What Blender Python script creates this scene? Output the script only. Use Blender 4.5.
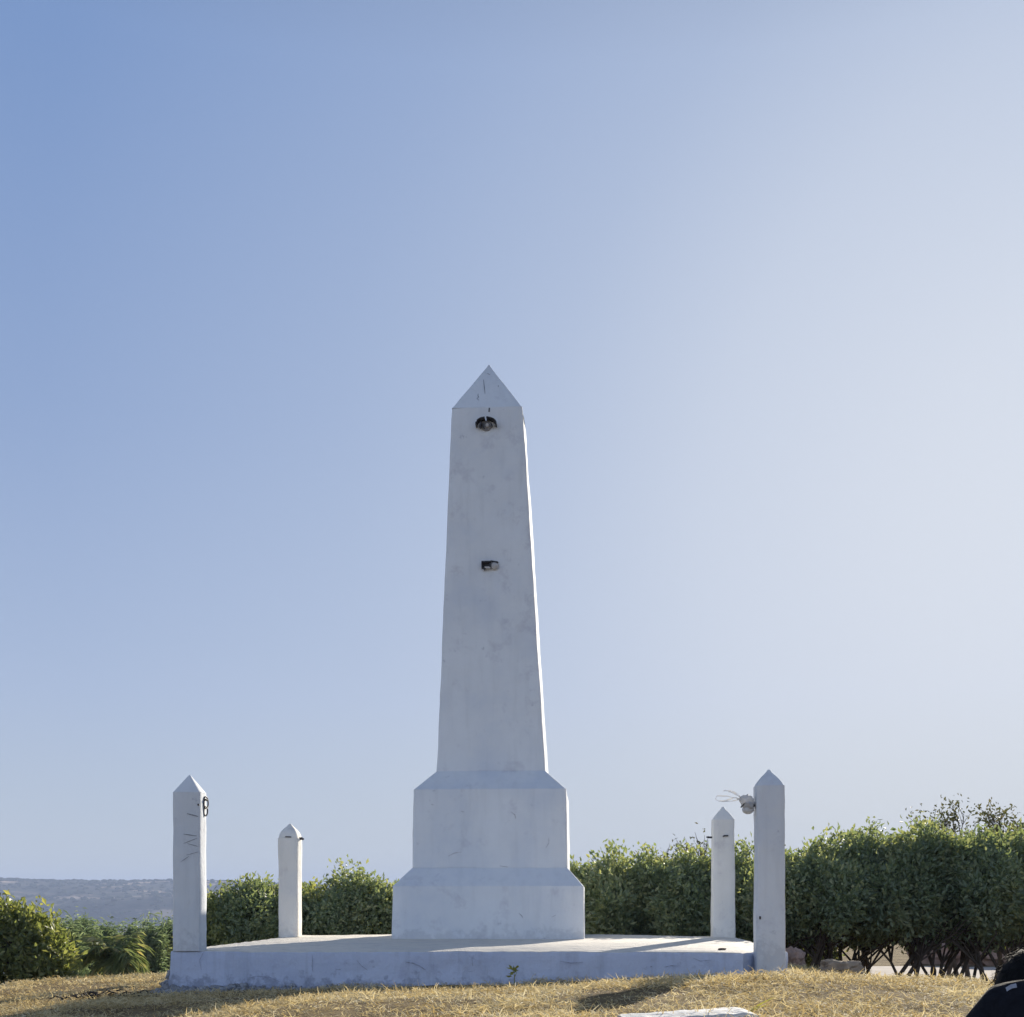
import bpy, bmesh, math, random
import numpy as np
from mathutils import Vector, Matrix, noise

R = math.radians
for o in list(bpy.data.objects):
    bpy.data.objects.remove(o)
scene = bpy.context.scene
COL = scene.collection

# ------------------------------------------------------------------ camera
CAM_Z = 0.624
cam_data = bpy.data.cameras.new('camera')
cam = bpy.data.objects.new('camera', cam_data)
COL.objects.link(cam)
cam.location = (0, 0, CAM_Z)
cam.rotation_euler = (R(90), 0, 0)
cam_data.sensor_fit = 'HORIZONTAL'
cam_data.sensor_width = 36.0
cam_data.lens = 1200 / 1024 * 36.0
cam_data.shift_y = 389.5 / 1024
cam_data.clip_start = 0.05
cam_data.clip_end = 20000
scene.camera = cam
scene.render.resolution_x = 1024
scene.render.resolution_y = 1017

# ------------------------------------------------------------------ light
SUN_AZ, SUN_EL = 22.0, 17.5
tosun = Vector((math.sin(R(SUN_AZ)) * math.cos(R(SUN_EL)), math.cos(R(SUN_AZ)) * math.cos(R(SUN_EL)), math.sin(R(SUN_EL))))
world = bpy.data.worlds.new('World')
scene.world = world
world.use_nodes = True
wn, wl = world.node_tree.nodes, world.node_tree.links
wn.clear()
sky = wn.new('ShaderNodeTexSky')
sky.sky_type = 'NISHITA'
sky.sun_disc = False
sky.sun_elevation = R(SUN_EL)
sky.sun_rotation = R(SUN_AZ)
sky.altitude = 300
sky.air_density = 1.0
sky.dust_density = 1.5
sky.ozone_density = 1.5
bg = wn.new('ShaderNodeBackground')
bg.inputs['Strength'].default_value = 0.12 / 1.6
wo = wn.new('ShaderNodeOutputWorld')
# the dusty dry-season sky: Nishita evened out by a pale veil that thickens towards the horizon and round the sun
def wmath(op, a, b=None, c=None, clamp=False):
    m = wn.new('ShaderNodeMath'); m.operation = op; m.use_clamp = clamp
    for i, v in enumerate((a, b, c)):
        if v is None: continue
        if isinstance(v, (int, float)): m.inputs[i].default_value = v
        else: wl.new(v, m.inputs[i])
    return m.outputs[0]
wtc = wn.new('ShaderNodeTexCoord')
wsep = wn.new('ShaderNodeSeparateXYZ'); wl.new(wtc.outputs['Generated'], wsep.inputs[0])
wdot = wn.new('ShaderNodeVectorMath'); wdot.operation = 'DOT_PRODUCT'
wl.new(wtc.outputs['Generated'], wdot.inputs[0])
GA, GE = R(28), R(16)
wdot.inputs[1].default_value = (math.sin(GA) * math.cos(GE), math.cos(GA) * math.cos(GE), math.sin(GE))
def wramp(v, stops):
    r = wn.new('ShaderNodeValToRGB'); e = r.color_ramp.elements
    while len(e) < len(stops): e.new(0.5)
    for i, (p, c) in enumerate(stops):
        e[i].position = p; e[i].color = (c, c, c, 1)
    wl.new(v, r.inputs['Fac']); return r.outputs['Color']
wang = wmath('DIVIDE', wmath('ARCCOSINE', wdot.outputs['Value']), math.pi)          # 0 at the sun, 1 opposite
A_ = wramp(wsep.outputs['Z'], [(0.0, 0.68), (0.06, 0.57), (0.2, 0.37), (0.36, 0.18), (0.56, 0.02), (0.8, 0.0)])
B_ = wramp(wang, [(0.0, 0.96), (0.05, 0.85), (0.10, 0.67), (0.14, 0.42), (0.19, 0.23), (0.26, 0.04), (0.32, 0.0), (0.5, 0.10), (0.75, 0.28), (1.0, 0.30)])
inv = wmath('MULTIPLY', wmath('SUBTRACT', 1.0, A_), wmath('SUBTRACT', 1.0, B_))
veil = wmath('SUBTRACT', 1.0, inv)
wmix = wn.new('ShaderNodeMix'); wmix.data_type = 'RGBA'
SK = 1 / 0.12
wmix.inputs[6].default_value = (0.174 * SK, 0.298 * SK, 0.580 * SK, 1)
wmix.inputs[7].default_value = (0.725 * SK, 0.790 * SK, 0.895 * SK, 1)
wl.new(veil, wmix.inputs['Factor'])
# tone-compress the Nishita part so its glare stays in range
lum = wn.new('ShaderNodeRGBToBW'); wl.new(sky.outputs['Color'], lum.inputs[0])
den = wmath('ADD', 1.0, wmath('MULTIPLY', lum.outputs[0], 0.115))
wsc = wn.new('ShaderNodeVectorMath'); wsc.operation = 'SCALE'
wl.new(sky.outputs['Color'], wsc.inputs[0]); wl.new(wmath('DIVIDE', 1.0, den), wsc.inputs['Scale'])
wfin = wn.new('ShaderNodeMix'); wfin.data_type = 'RGBA'; wfin.inputs['Factor'].default_value = 0.90
wl.new(wsc.outputs[0], wfin.inputs[6]); wl.new(wmix.outputs[2], wfin.inputs[7])
zen = wramp(wsep.outputs['Z'], [(0.0, 1.0), (0.57, 1.0), (0.75, 0.62), (1.0, 0.45)])      # deeper blue overhead
wz = wn.new('ShaderNodeVectorMath'); wz.operation = 'SCALE'
side_ = wramp(wang, [(0.0, 0.72), (0.32, 0.72), (0.42, 0.46), (0.58, 0.52), (0.76, 0.98), (1.0, 1.0)])   # darkest a quarter turn from the sun, lighter opposite it
wl.new(wfin.outputs[2], wz.inputs[0]); wl.new(wmath('MULTIPLY', zen, wmath('POWER', wmath('MULTIPLY', side_, 1 / 0.72), 1.35)), wz.inputs['Scale'])
hz_ = wn.new('ShaderNodeValToRGB')      # dust takes the blue out of the lowest few degrees
hz_.color_ramp.elements[0].position = 0.0; hz_.color_ramp.elements[0].color = (1.0, 0.985, 0.89, 1)
hz_.color_ramp.elements[1].position = 0.16; hz_.color_ramp.elements[1].color = (1, 1, 1, 1)
wl.new(wsep.outputs['Z'], hz_.inputs['Fac'])
whm = wn.new('ShaderNodeMix'); whm.data_type = 'RGBA'; whm.blend_type = 'MULTIPLY'; whm.inputs['Factor'].default_value = 1.0
wl.new(wz.outputs[0], whm.inputs[6]); wl.new(hz_.outputs[0], whm.inputs[7])
wl.new(whm.outputs[2], bg.inputs['Color'])
wl.new(bg.outputs[0], wo.inputs['Surface'])
world.cycles.sampling_method = 'AUTOMATIC'

sd = bpy.data.lights.new('sun', 'SUN')
sun = bpy.data.objects.new('sun', sd)
COL.objects.link(sun)
sd.energy = 5.0
sd.angle = R(0.55)
sd.color = (1.0, 0.91, 0.77)
sun.rotation_euler = tosun.to_track_quat('Z', 'Y').to_euler()
sun.location = tosun * 40

scene.view_settings.view_transform = 'Standard'
scene.view_settings.look = 'None'
scene.view_settings.gamma = 1
scene.view_settings.exposure = 0.678
scene.view_settings.use_curve_mapping = False

# ------------------------------------------------------------------ helpers
def tag(o, label=None, cat=None, group=None, kind=None):
    if label: o['label'] = label
    if cat: o['category'] = cat
    if group: o['group'] = group
    if kind: o['kind'] = kind
    return o

def empty(name, loc, rz=0.0):
    o = bpy.data.objects.new(name, None)
    o.empty_display_size = 0.2
    COL.objects.link(o)
    o.location = loc
    o.rotation_euler = (0, 0, rz)
    return o

def link(name, me, mat=None, parent=None, loc=(0, 0, 0), rot=(0, 0, 0)):
    o = bpy.data.objects.new(name, me)
    COL.objects.link(o)
    o.location = loc
    o.rotation_euler = rot
    if mat: me.materials.append(mat)
    if parent: o.parent = parent
    return o

def np_mesh(name, verts, faces, smooth=False):
    """verts (n,3), faces (m,k) with one k"""
    verts = np.asarray(verts, dtype=np.float32); faces = np.asarray(faces, dtype=np.int32)
    me = bpy.data.meshes.new(name)
    m, k = faces.shape
    me.vertices.add(len(verts)); me.vertices.foreach_set('co', verts.ravel())
    me.loops.add(m * k); me.loops.foreach_set('vertex_index', faces.ravel())
    me.polygons.add(m)
    me.polygons.foreach_set('loop_start', np.arange(m, dtype=np.int32) * k)
    me.polygons.foreach_set('use_smooth', np.full(m, smooth))
    me.update(calc_edges=True)
    me.validate()
    return me

def bm_mesh(name, bm, smooth_angle=None):
    me = bpy.data.meshes.new(name)
    bmesh.ops.recalc_face_normals(bm, faces=bm.faces)
    bm.to_mesh(me); bm.free()
    if smooth_angle is not None:
        for p in me.polygons: p.use_smooth = True
        me.set_sharp_from_angle(angle=R(smooth_angle))
    return me

def ss(a, b, x):
    t = np.clip((x - a) / (b - a), 0, 1)
    return t * t * (3 - 2 * t)

# vectorised value noise (2D / 3D) for terrain and jitter
_rng = np.random.default_rng(7)
_tab = _rng.random((64, 64, 64)).astype(np.float32)
def vnoise(x, y, z=0.0):
    x, y, z = np.broadcast_arrays(np.asarray(x, float), np.asarray(y, float), np.asarray(z, float))
    xi, yi, zi = np.floor(x).astype(int), np.floor(y).astype(int), np.floor(z).astype(int)
    fx, fy, fz = x - xi, y - yi, z - zi
    fx, fy, fz = fx*fx*(3-2*fx), fy*fy*(3-2*fy), fz*fz*(3-2*fz)
    def g(a, b, c): return _tab[(xi + a) & 63, (yi + b) & 63, (zi + c) & 63]
    r = 0
    for a in (0, 1):
        for b in (0, 1):
            for c in (0, 1):
                r = r + g(a, b, c) * (fx if a else 1-fx) * (fy if b else 1-fy) * (fz if c else 1-fz)
    return r * 2 - 1
def fbm(x, y, z=0.0, oct=4):
    r, a, f = 0, 1.0, 1.0
    for i in range(oct):
        r = r + a * vnoise(x * f + 11.3 * i, y * f + 5.7 * i, np.asarray(z) * f + 3.1 * i)
        a *= 0.5; f *= 2.03
    return r

# ------------------------------------------------------------------ materials
def new_mat(name):
    m = bpy.data.materials.new(name)
    m.use_nodes = True
    n, l = m.node_tree.nodes, m.node_tree.links
    n.clear()
    out = n.new('ShaderNodeOutputMaterial')
    return m, n, l, out

def ramp(n, stops):
    r = n.new('ShaderNodeValToRGB')
    e = r.color_ramp.elements
    while len(e) < len(stops): e.new(0.5)
    for i, (p, c) in enumerate(stops):
        e[i].position = p
        e[i].color = (c[0], c[1], c[2], 1)
    return r

def noise_node(n, l, vec, scale, detail=4, rough=0.55):
    t = n.new('ShaderNodeTexNoise')
    t.inputs['Scale'].default_value = scale
    t.inputs['Detail'].default_value = detail
    t.inputs['Roughness'].default_value = rough
    l.new(vec, t.inputs['Vector'])
    return t

def mul(n, l, a, b, f=1.0, mode='MULTIPLY'):
    m = n.new('ShaderNodeMix'); m.data_type = 'RGBA'; m.blend_type = mode
    m.inputs['Factor'].default_value = f
    l.new(a, m.inputs[6]); l.new(b, m.inputs[7])
    return m.outputs[2]

def whitewash(name, base=(0.78, 0.77, 0.74), grime=0.35, z0=0.0, gh=0.25, streak=0.5, bump=0.35, side=None):
    """lime-washed render: mottled coat, run marks, scuffs, worn and dirty towards its foot"""
    m, n, l, out = new_mat(name)
    bs = n.new('ShaderNodeBsdfPrincipled')
    bs.inputs['Roughness'].default_value = 0.85
    bs.inputs['Specular IOR Level'].default_value = 0.25
    geo = n.new('ShaderNodeNewGeometry')
    P = geo.outputs['Position']
    big = noise_node(n, l, P, 1.7, 5, 0.6)
    r1 = ramp(n, [(0.3, (0.86, 0.88, 0.92)), (0.5, (0.96, 0.96, 0.96)), (0.65, (1, 1, 1))])
    l.new(big.outputs['Fac'], r1.inputs['Fac'])
    # vertical brush / run marks
    mp = n.new('ShaderNodeMapping'); mp.inputs['Scale'].default_value = (14, 14, 1.3)
    l.new(P, mp.inputs['Vector'])
    st = noise_node(n, l, mp.outputs[0], 1.0, 4, 0.6)
    r2 = ramp(n, [(0.32, (1 - 0.25 * streak,) * 3), (0.5, (1, 1, 1))])
    l.new(st.outputs['Fac'], r2.inputs['Fac'])
    # smudges: hand-sized bruises in the lime coat
    sm = noise_node(n, l, P, 4.2, 7, 0.7)
    r5 = ramp(n, [(0.56, (1, 1, 1)), (0.66, (0.88, 0.87, 0.89)), (0.76, (0.80, 0.79, 0.82))])
    l.new(sm.outputs['Fac'], r5.inputs['Fac'])
    # scuffs: small irregular dark flecks
    sc = noise_node(n, l, P, 9.0, 6, 0.75)
    r3 = ramp(n, [(0.635, (1, 1, 1)), (0.68, (0.84, 0.84, 0.86)), (0.76, (0.68, 0.68, 0.70))])
    l.new(sc.outputs['Fac'], r3.inputs['Fac'])
    c = n.new('ShaderNodeRGB'); c.outputs[0].default_value = (*base, 1)
    a = c.outputs[0]
    if side:   # sides take a bluer colour than the upward faces
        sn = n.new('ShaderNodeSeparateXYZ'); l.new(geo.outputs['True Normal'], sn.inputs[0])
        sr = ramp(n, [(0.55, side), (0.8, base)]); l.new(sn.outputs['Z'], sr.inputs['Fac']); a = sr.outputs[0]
    a = mul(n, l, a, r1.outputs[0])
    a = mul(n, l, a, r2.outputs[0])
    a = mul(n, l, a, r3.outputs[0])
    a = mul(n, l, a, r5.outputs[0])
    # splash dirt near the foot
    sep = n.new('ShaderNodeSeparateXYZ'); l.new(P, sep.inputs[0])
    mr = n.new('ShaderNodeMapRange')
    mr.inputs['From Min'].default_value = z0 + gh; mr.inputs['From Max'].default_value = z0
    l.new(sep.outputs['Z'], mr.inputs['Value'])
    dn = noise_node(n, l, P, 11, 5, 0.7)
    ad = n.new('ShaderNodeMath'); ad.operation = 'MULTIPLY_ADD'
    l.new(mr.outputs[0], ad.inputs[0]); ad.inputs[1].default_value = 0.38
    l.new(dn.outputs['Fac'], ad.inputs[2])
    r4 = ramp(n, [(0.72, (1, 1, 1)), (0.86, (1 - grime, 1 - grime, 1 - grime * 0.95))])
    l.new(ad.outputs[0], r4.inputs['Fac'])
    a = mul(n, l, a, r4.outputs[0])
    l.new(a, bs.inputs['Base Color'])
    # relief
    b1 = noise_node(n, l, P, 26, 6, 0.65)
    b2 = noise_node(n, l, P, 4.5, 3, 0.5)
    s = n.new('ShaderNodeMath'); s.operation = 'ADD'
    mm = n.new('ShaderNodeMath'); mm.operation = 'MULTIPLY'; mm.inputs[1].default_value = 3.0
    l.new(b2.outputs['Fac'], mm.inputs[0])
    l.new(b1.outputs['Fac'], s.inputs[0]); l.new(mm.outputs[0], s.inputs[1])
    bp = n.new('ShaderNodeBump'); bp.inputs['Strength'].default_value = bump; bp.inputs['Distance'].default_value = 0.012
    l.new(s.outputs[0], bp.inputs['Height'])
    l.new(bp.outputs[0], bs.inputs['Normal'])
    l.new(bs.outputs[0], out.inputs['Surface'])
    return m

def simple(name, col, rough=0.7, var=0.25, scale=12, metallic=0.0, bump=0.2, spec=0.3):
    m, n, l, out = new_mat(name)
    bs = n.new('ShaderNodeBsdfPrincipled')
    bs.inputs['Roughness'].default_value = rough
    bs.inputs['Metallic'].default_value = metallic
    bs.inputs['Specular IOR Level'].default_value = spec
    tc = n.new('ShaderNodeTexCoord')
    t = noise_node(n, l, tc.outputs['Object'], scale, 5, 0.6)
    lo = tuple(v * (1 - var) for v in col); hi = tuple(min(1, v * (1 + var)) for v in col)
    r = ramp(n, [(0.3, lo), (0.7, hi)])
    l.new(t.outputs['Fac'], r.inputs['Fac'])
    l.new(r.outputs[0], bs.inputs['Base Color'])
    bp = n.new('ShaderNodeBump'); bp.inputs['Strength'].default_value = bump; bp.inputs['Distance'].default_value = 0.02
    l.new(t.outputs['Fac'], bp.inputs['Height']); l.new(bp.outputs[0], bs.inputs['Normal'])
    l.new(bs.outputs[0], out.inputs['Surface'])
    return m

def leafy(name, stops, trans=0.45, tint=(1.25, 1.15, 0.5), rough=0.5, clump=2.5, spec=0.25):
    """leaf: each leaf its own shade, plus slow drift of tone through the crown"""
    m, n, l, out = new_mat(name)
    geo = n.new('ShaderNodeNewGeometry')
    tc = n.new('ShaderNodeTexCoord')
    t = noise_node(n, l, tc.outputs['Object'], clump, 3, 0.6)
    ad = n.new('ShaderNodeMath'); ad.operation = 'MULTIPLY_ADD'
    l.new(geo.outputs['Random Per Island'], ad.inputs[0]); ad.inputs[1].default_value = 0.6
    s2 = n.new('ShaderNodeMath'); s2.operation = 'MULTIPLY_ADD'; s2.inputs[1].default_value = 1.1; s2.inputs[2].default_value = -0.33
    l.new(t.outputs['Fac'], s2.inputs[0]); l.new(s2.outputs[0], ad.inputs[2])
    r = ramp(n, stops)
    l.new(ad.outputs[0], r.inputs['Fac'])
    bs = n.new('ShaderNodeBsdfPrincipled')
    bs.inputs['Roughness'].default_value = rough
    bs.inputs['Specular IOR Level'].default_value = spec
    l.new(r.outputs[0], bs.inputs['Base Color'])
    tr = n.new('ShaderNodeBsdfTranslucent')
    tn = n.new('ShaderNodeRGB'); tn.outputs[0].default_value = (*tint, 1)
    l.new(mul(n, l, r.outputs[0], tn.outputs[0]), tr.inputs['Color'])
    mx = n.new('ShaderNodeMixShader'); mx.inputs[0].default_value = trans
    l.new(bs.outputs[0], mx.inputs[1]); l.new(tr.outputs[0], mx.inputs[2])
    l.new(mx.outputs[0], out.inputs['Surface'])
    return m

M = {}
M['obelisk'] = whitewash('whitewash_obelisk', (0.81, 0.84, 0.87), 0.14, 0.26, 0.2, 0.2)
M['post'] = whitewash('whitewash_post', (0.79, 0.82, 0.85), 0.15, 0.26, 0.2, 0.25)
M['post_back_lit'] = whitewash('whitewash_bounce_lit', (0.93, 0.91, 0.85), 0.12, 0.26, 0.2, 0.2)  # post whitewash made lighter and warmer: bounce off the sunlit slab painted in
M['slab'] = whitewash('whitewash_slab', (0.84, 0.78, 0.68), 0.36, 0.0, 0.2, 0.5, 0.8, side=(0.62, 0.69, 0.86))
M['block'] = whitewash('whitewash_block', (0.78, 0.77, 0.74), 0.3, 0.2, 0.1, 0.6, 0.8)
M['iron'] = simple('black_iron', (0.05, 0.05, 0.058), 0.55, 0.4, 30, 0.4)
M['ceramic'] = simple('lamp_ceramic', (0.50, 0.49, 0.48), 0.4, 0.1, 30)
M['scratch'] = simple('dark_scratch', (0.26, 0.27, 0.30), 0.9, 0.5, 60)
M['rock'] = simple('pale_brown_rock', (0.30, 0.24, 0.18), 0.95, 0.4, 7, 0, 0.8)
M['rock_pink'] = simple('pinkish_rock', (0.36, 0.25, 0.2), 0.95, 0.35, 7, 0, 0.8)
M['stone_white'] = simple('pale_stone', (0.55, 0.54, 0.53), 0.9, 0.25, 12, 0, 0.6)
M['rubble'] = simple('grey_rubble', (0.30, 0.31, 0.33), 0.95, 0.5, 14, 0, 0.8)
M['bark'] = simple('grey_brown_bark', (0.09, 0.07, 0.055), 0.95, 0.35, 18, 0, 0.6)
M['twig'] = simple('bare_twig', (0.14, 0.12, 0.11), 0.95, 0.3, 18, 0, 0.4)
M['leaf_hedge'] = leafy('hedge_leaf', [(0.05, (0.13, 0.18, 0.13)), (0.5, (0.21, 0.27, 0.18)), (0.9, (0.36, 0.38, 0.23))], 0.42, (1.55, 1.45, 0.65), spec=0.5)
M['leaf_light'] = leafy('light_bush_leaf', [(0.1, (0.13, 0.17, 0.09)), (0.5, (0.22, 0.26, 0.13)), (0.85, (0.36, 0.37, 0.18))], 0.48, (1.5, 1.4, 0.6), spec=0.6)
M['leaf_dry'] = leafy('olive_small_leaf', [(0.1, (0.045, 0.06, 0.03)), (0.5, (0.075, 0.085, 0.045)), (0.85, (0.14, 0.13, 0.075))], 0.4, (1.4, 1.3, 0.7))
M['leaf_feather'] = leafy('feathery_leaf', [(0.1, (0.11, 0.16, 0.115)), (0.5, (0.19, 0.25, 0.165)), (0.85, (0.31, 0.36, 0.24))], 0.5, (1.4, 1.4, 0.9))
M['leaf_palm'] = leafy('palm_leaf', [(0.1, (0.13, 0.19, 0.11)), (0.7, (0.21, 0.27, 0.16)), (0.95, (0.40, 0.37, 0.24))], 0.45, (1.6, 1.4, 0.7))
M['straw'] = leafy('dry_straw', [(0.0, (0.18, 0.12, 0.06)), (0.3, (0.54, 0.42, 0.20)), (0.6, (0.78, 0.66, 0.38)), (0.95, (0.90, 0.83, 0.60))], 0.35, (1.1, 1.05, 0.9), 0.7, 1.2)
M['weed'] = leafy('yellow_green_weed', [(0.1, (0.22, 0.26, 0.06)), (0.9, (0.45, 0.42, 0.14))], 0.4, (1.2, 1.1, 0.6))
M['plastic'] = None

# ground: dry soil near, scrub and bare patches far
def ground_mat():
    m, n, l, out = new_mat('dry_hill_ground')
    bs = n.new('ShaderNodeBsdfPrincipled'); bs.inputs['Roughness'].default_value = 1.0
    bs.inputs['Specular IOR Level'].default_value = 0.05
    geo = n.new('ShaderNodeNewGeometry'); P = geo.outputs['Position']
    a = noise_node(n, l, P, 3.0, 8, 0.7)
    near = ramp(n, [(0.3, (0.10, 0.075, 0.045)), (0.5, (0.24, 0.18, 0.10)), (0.7, (0.36, 0.28, 0.16))])
    l.new(a.outputs['Fac'], near.inputs['Fac'])
    # far: woods, scrub, pale dry clearings, stretched along the slope
    mp = n.new('ShaderNodeMapping'); mp.inputs['Scale'].default_value = (0.009, 0.011, 0.02)
    l.new(P, mp.inputs['Vector'])
    b = noise_node(n, l, mp.outputs[0], 1.0, 9, 0.68)
    far = ramp(n, [(0.36, (0.015, 0.02, 0.014)), (0.48, (0.045, 0.05, 0.035)), (0.56, (0.11, 0.095, 0.07)), (0.605, (0.45, 0.35, 0.25)), (0.72, (0.6, 0.48, 0.36))])
    l.new(b.outputs['Fac'], far.inputs['Fac'])
    ln = n.new('ShaderNodeVectorMath'); ln.operation = 'LENGTH'; l.new(P, ln.inputs[0])
    mr = n.new('ShaderNodeMapRange'); mr.inputs['From Min'].default_value = 60; mr.inputs['From Max'].default_value = 160
    l.new(ln.outputs['Value'], mr.inputs['Value'])
    mx = n.new('ShaderNodeMix'); mx.data_type = 'RGBA'
    l.new(mr.outputs[0], mx.inputs['Factor']); l.new(near.outputs[0], mx.inputs[6]); l.new(far.outputs[0], mx.inputs[7])
    l.new(mx.outputs[2], bs.inputs['Base Color'])
    c = noise_node(n, l, P, 18, 6, 0.7)
    bp = n.new('ShaderNodeBump'); bp.inputs['Strength'].default_value = 0.9; bp.inputs['Distance'].default_value = 0.04
    l.new(c.outputs['Fac'], bp.inputs['Height']); l.new(bp.outputs[0], bs.inputs['Normal'])
    l.new(bs.outputs[0], out.inputs['Surface'])
    return m
M['ground'] = ground_mat()

# ------------------------------------------------------------------ terrain
def height(x, y):
    x = np.asarray(x, float); y = np.asarray(y, float)
    r = np.hypot(x, y)
    plane = np.clip(0.03 * (x + 2.2), -0.17, 0.10) - 0.23 * ss(2.0, 3.5, x) - 0.02 - 0.025 * np.clip(-2.5 - x, 0, 3)
    z = plane.copy()
    # hump of ground between the camera and the platform
    hump = ss(-2.0, -0.9, x) * (1 - ss(5.2, 7.6, y)) * (0.145 + 0.02 * np.clip(x, -2, 1.5) - 0.03 * ss(1.2, 2.4, x))
    z += hump
    # bank falling away towards the photographer
    z -= 1.35 * (1 - ss(0.9, 3.35, y))
    # hill top rounds off behind the platform
    z -= 0.40 * ss(10.2, 14.5, y) * (0.8 + 0.2 * ss(0, 4, x))
    edge = 12.5 + 1.25 * np.clip(x + 4.5, 0, 18)
    d = np.clip(y - edge, 0, None)
    z -= 0.17 * d * d / (d + 5.0)
    # side and back of the hill
    z -= 0.10 * np.clip(r - 45, 0, None) * ss(0, 30, -y + 20) * 0.25
    z += 0.010 * fbm(x * 1.3, y * 1.3, 0, 3) * (1 - ss(14, 30, r)) + 0.5 * fbm(x / 14, y / 14, 2, 3) * ss(25, 90, r)
    z = np.maximum(z, -62 + 3 * fbm(x / 160, y / 160, 4, 3))
    # far valley side and plateau
    rim = 31.0 - 8.0 * ss(-0.26, -0.14, x / np.maximum(r, 1)) + 3 * ss(-0.35, -0.43, x / np.maximum(r, 1))
    rise = ss(1350, 2250, r + 120 * fbm(x / 420, y / 420, 1, 4))
    z = z * (1 - rise) + rim * rise
    z += 5.0 * fbm(x / 310 + 0.3 * y / 310, y / 240, 3, 3) * rise * (1 - rise) * 2.4
    return z

ang = np.concatenate([np.linspace(-32, 32, 420, endpoint=False), np.linspace(32, 328, 190, endpoint=False)])
rad = np.concatenate([[0.25], np.geomspace(0.5, 2.5, 24, endpoint=False), np.geomspace(2.5, 16, 190, endpoint=False),
                      np.geomspace(16, 1200, 150, endpoint=False), np.linspace(1200, 2500, 90, endpoint=False), np.geomspace(2500, 3600, 8)])
A, Rr = np.meshgrid(np.radians(ang), rad)
gx, gy = Rr * np.sin(A), Rr * np.cos(A)
gz = height(gx, gy)
na, nr = len(ang), len(rad)
V = np.stack([gx, gy, gz], -1).reshape(-1, 3)
ii, jj = np.meshgrid(np.arange(nr - 1), np.arange(na), indexing='ij')
F = np.stack([ii * na + jj, ii * na + (jj + 1) % na, (ii + 1) * na + (jj + 1) % na, (ii + 1) * na + jj], -1).reshape(-1, 4)
cz = float(height(0.0, 0.0))
V = np.vstack([V, [[0, 0, cz]]])
me = np_mesh('ground', V, F[:, ::-1], True)
bm = bmesh.new(); bm.from_mesh(me); bm.verts.ensure_lookup_table()
c = bm.verts[len(V) - 1]
for j in range(na): bm.faces.new((bm.verts[j], bm.verts[(j + 1) % na], c))
bmesh.ops.recalc_face_normals(bm, faces=bm.faces)
bm.to_mesh(me); bm.free()
ground = link('ground', me, M['ground']); tag(ground, kind='structure')
def gh(x, y): return float(height(x, y))

# dirt road behind the hedge
def road():
    n = 60
    xs = np.linspace(1.0, 22, n)
    vs, fs = [], []
    for i, x in enumerate(xs):
        yc = 18.6 + 0.35 * math.sin(x * 0.5)
        for k, dy in enumerate((-1.9, -0.7, 0.6, 1.9)):
            yy = yc + dy + 0.12 * float(vnoise(x * 1.3, dy))
            vs.append((x, yy, gh(x, yy) + 0.012))
    for i in range(n - 1):
        for k in range(3):
            a = i * 4 + k; fs.append((a, a + 4, a + 5, a + 1))
    o = link('dirt_road', np_mesh('dirt_road', vs, fs, True), simple('pale_road_dust', (0.50, 0.44, 0.38), 1.0, 0.15, 2, 0, 0.5))
    tag(o, kind='structure')
road()

# ------------------------------------------------------------------ masonry
TH = math.atan(77 / 1200)
U = Vector((math.cos(TH), -math.sin(TH), 0)); W = Vector((math.sin(TH), math.cos(TH), 0))
TOP = 0.26

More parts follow.
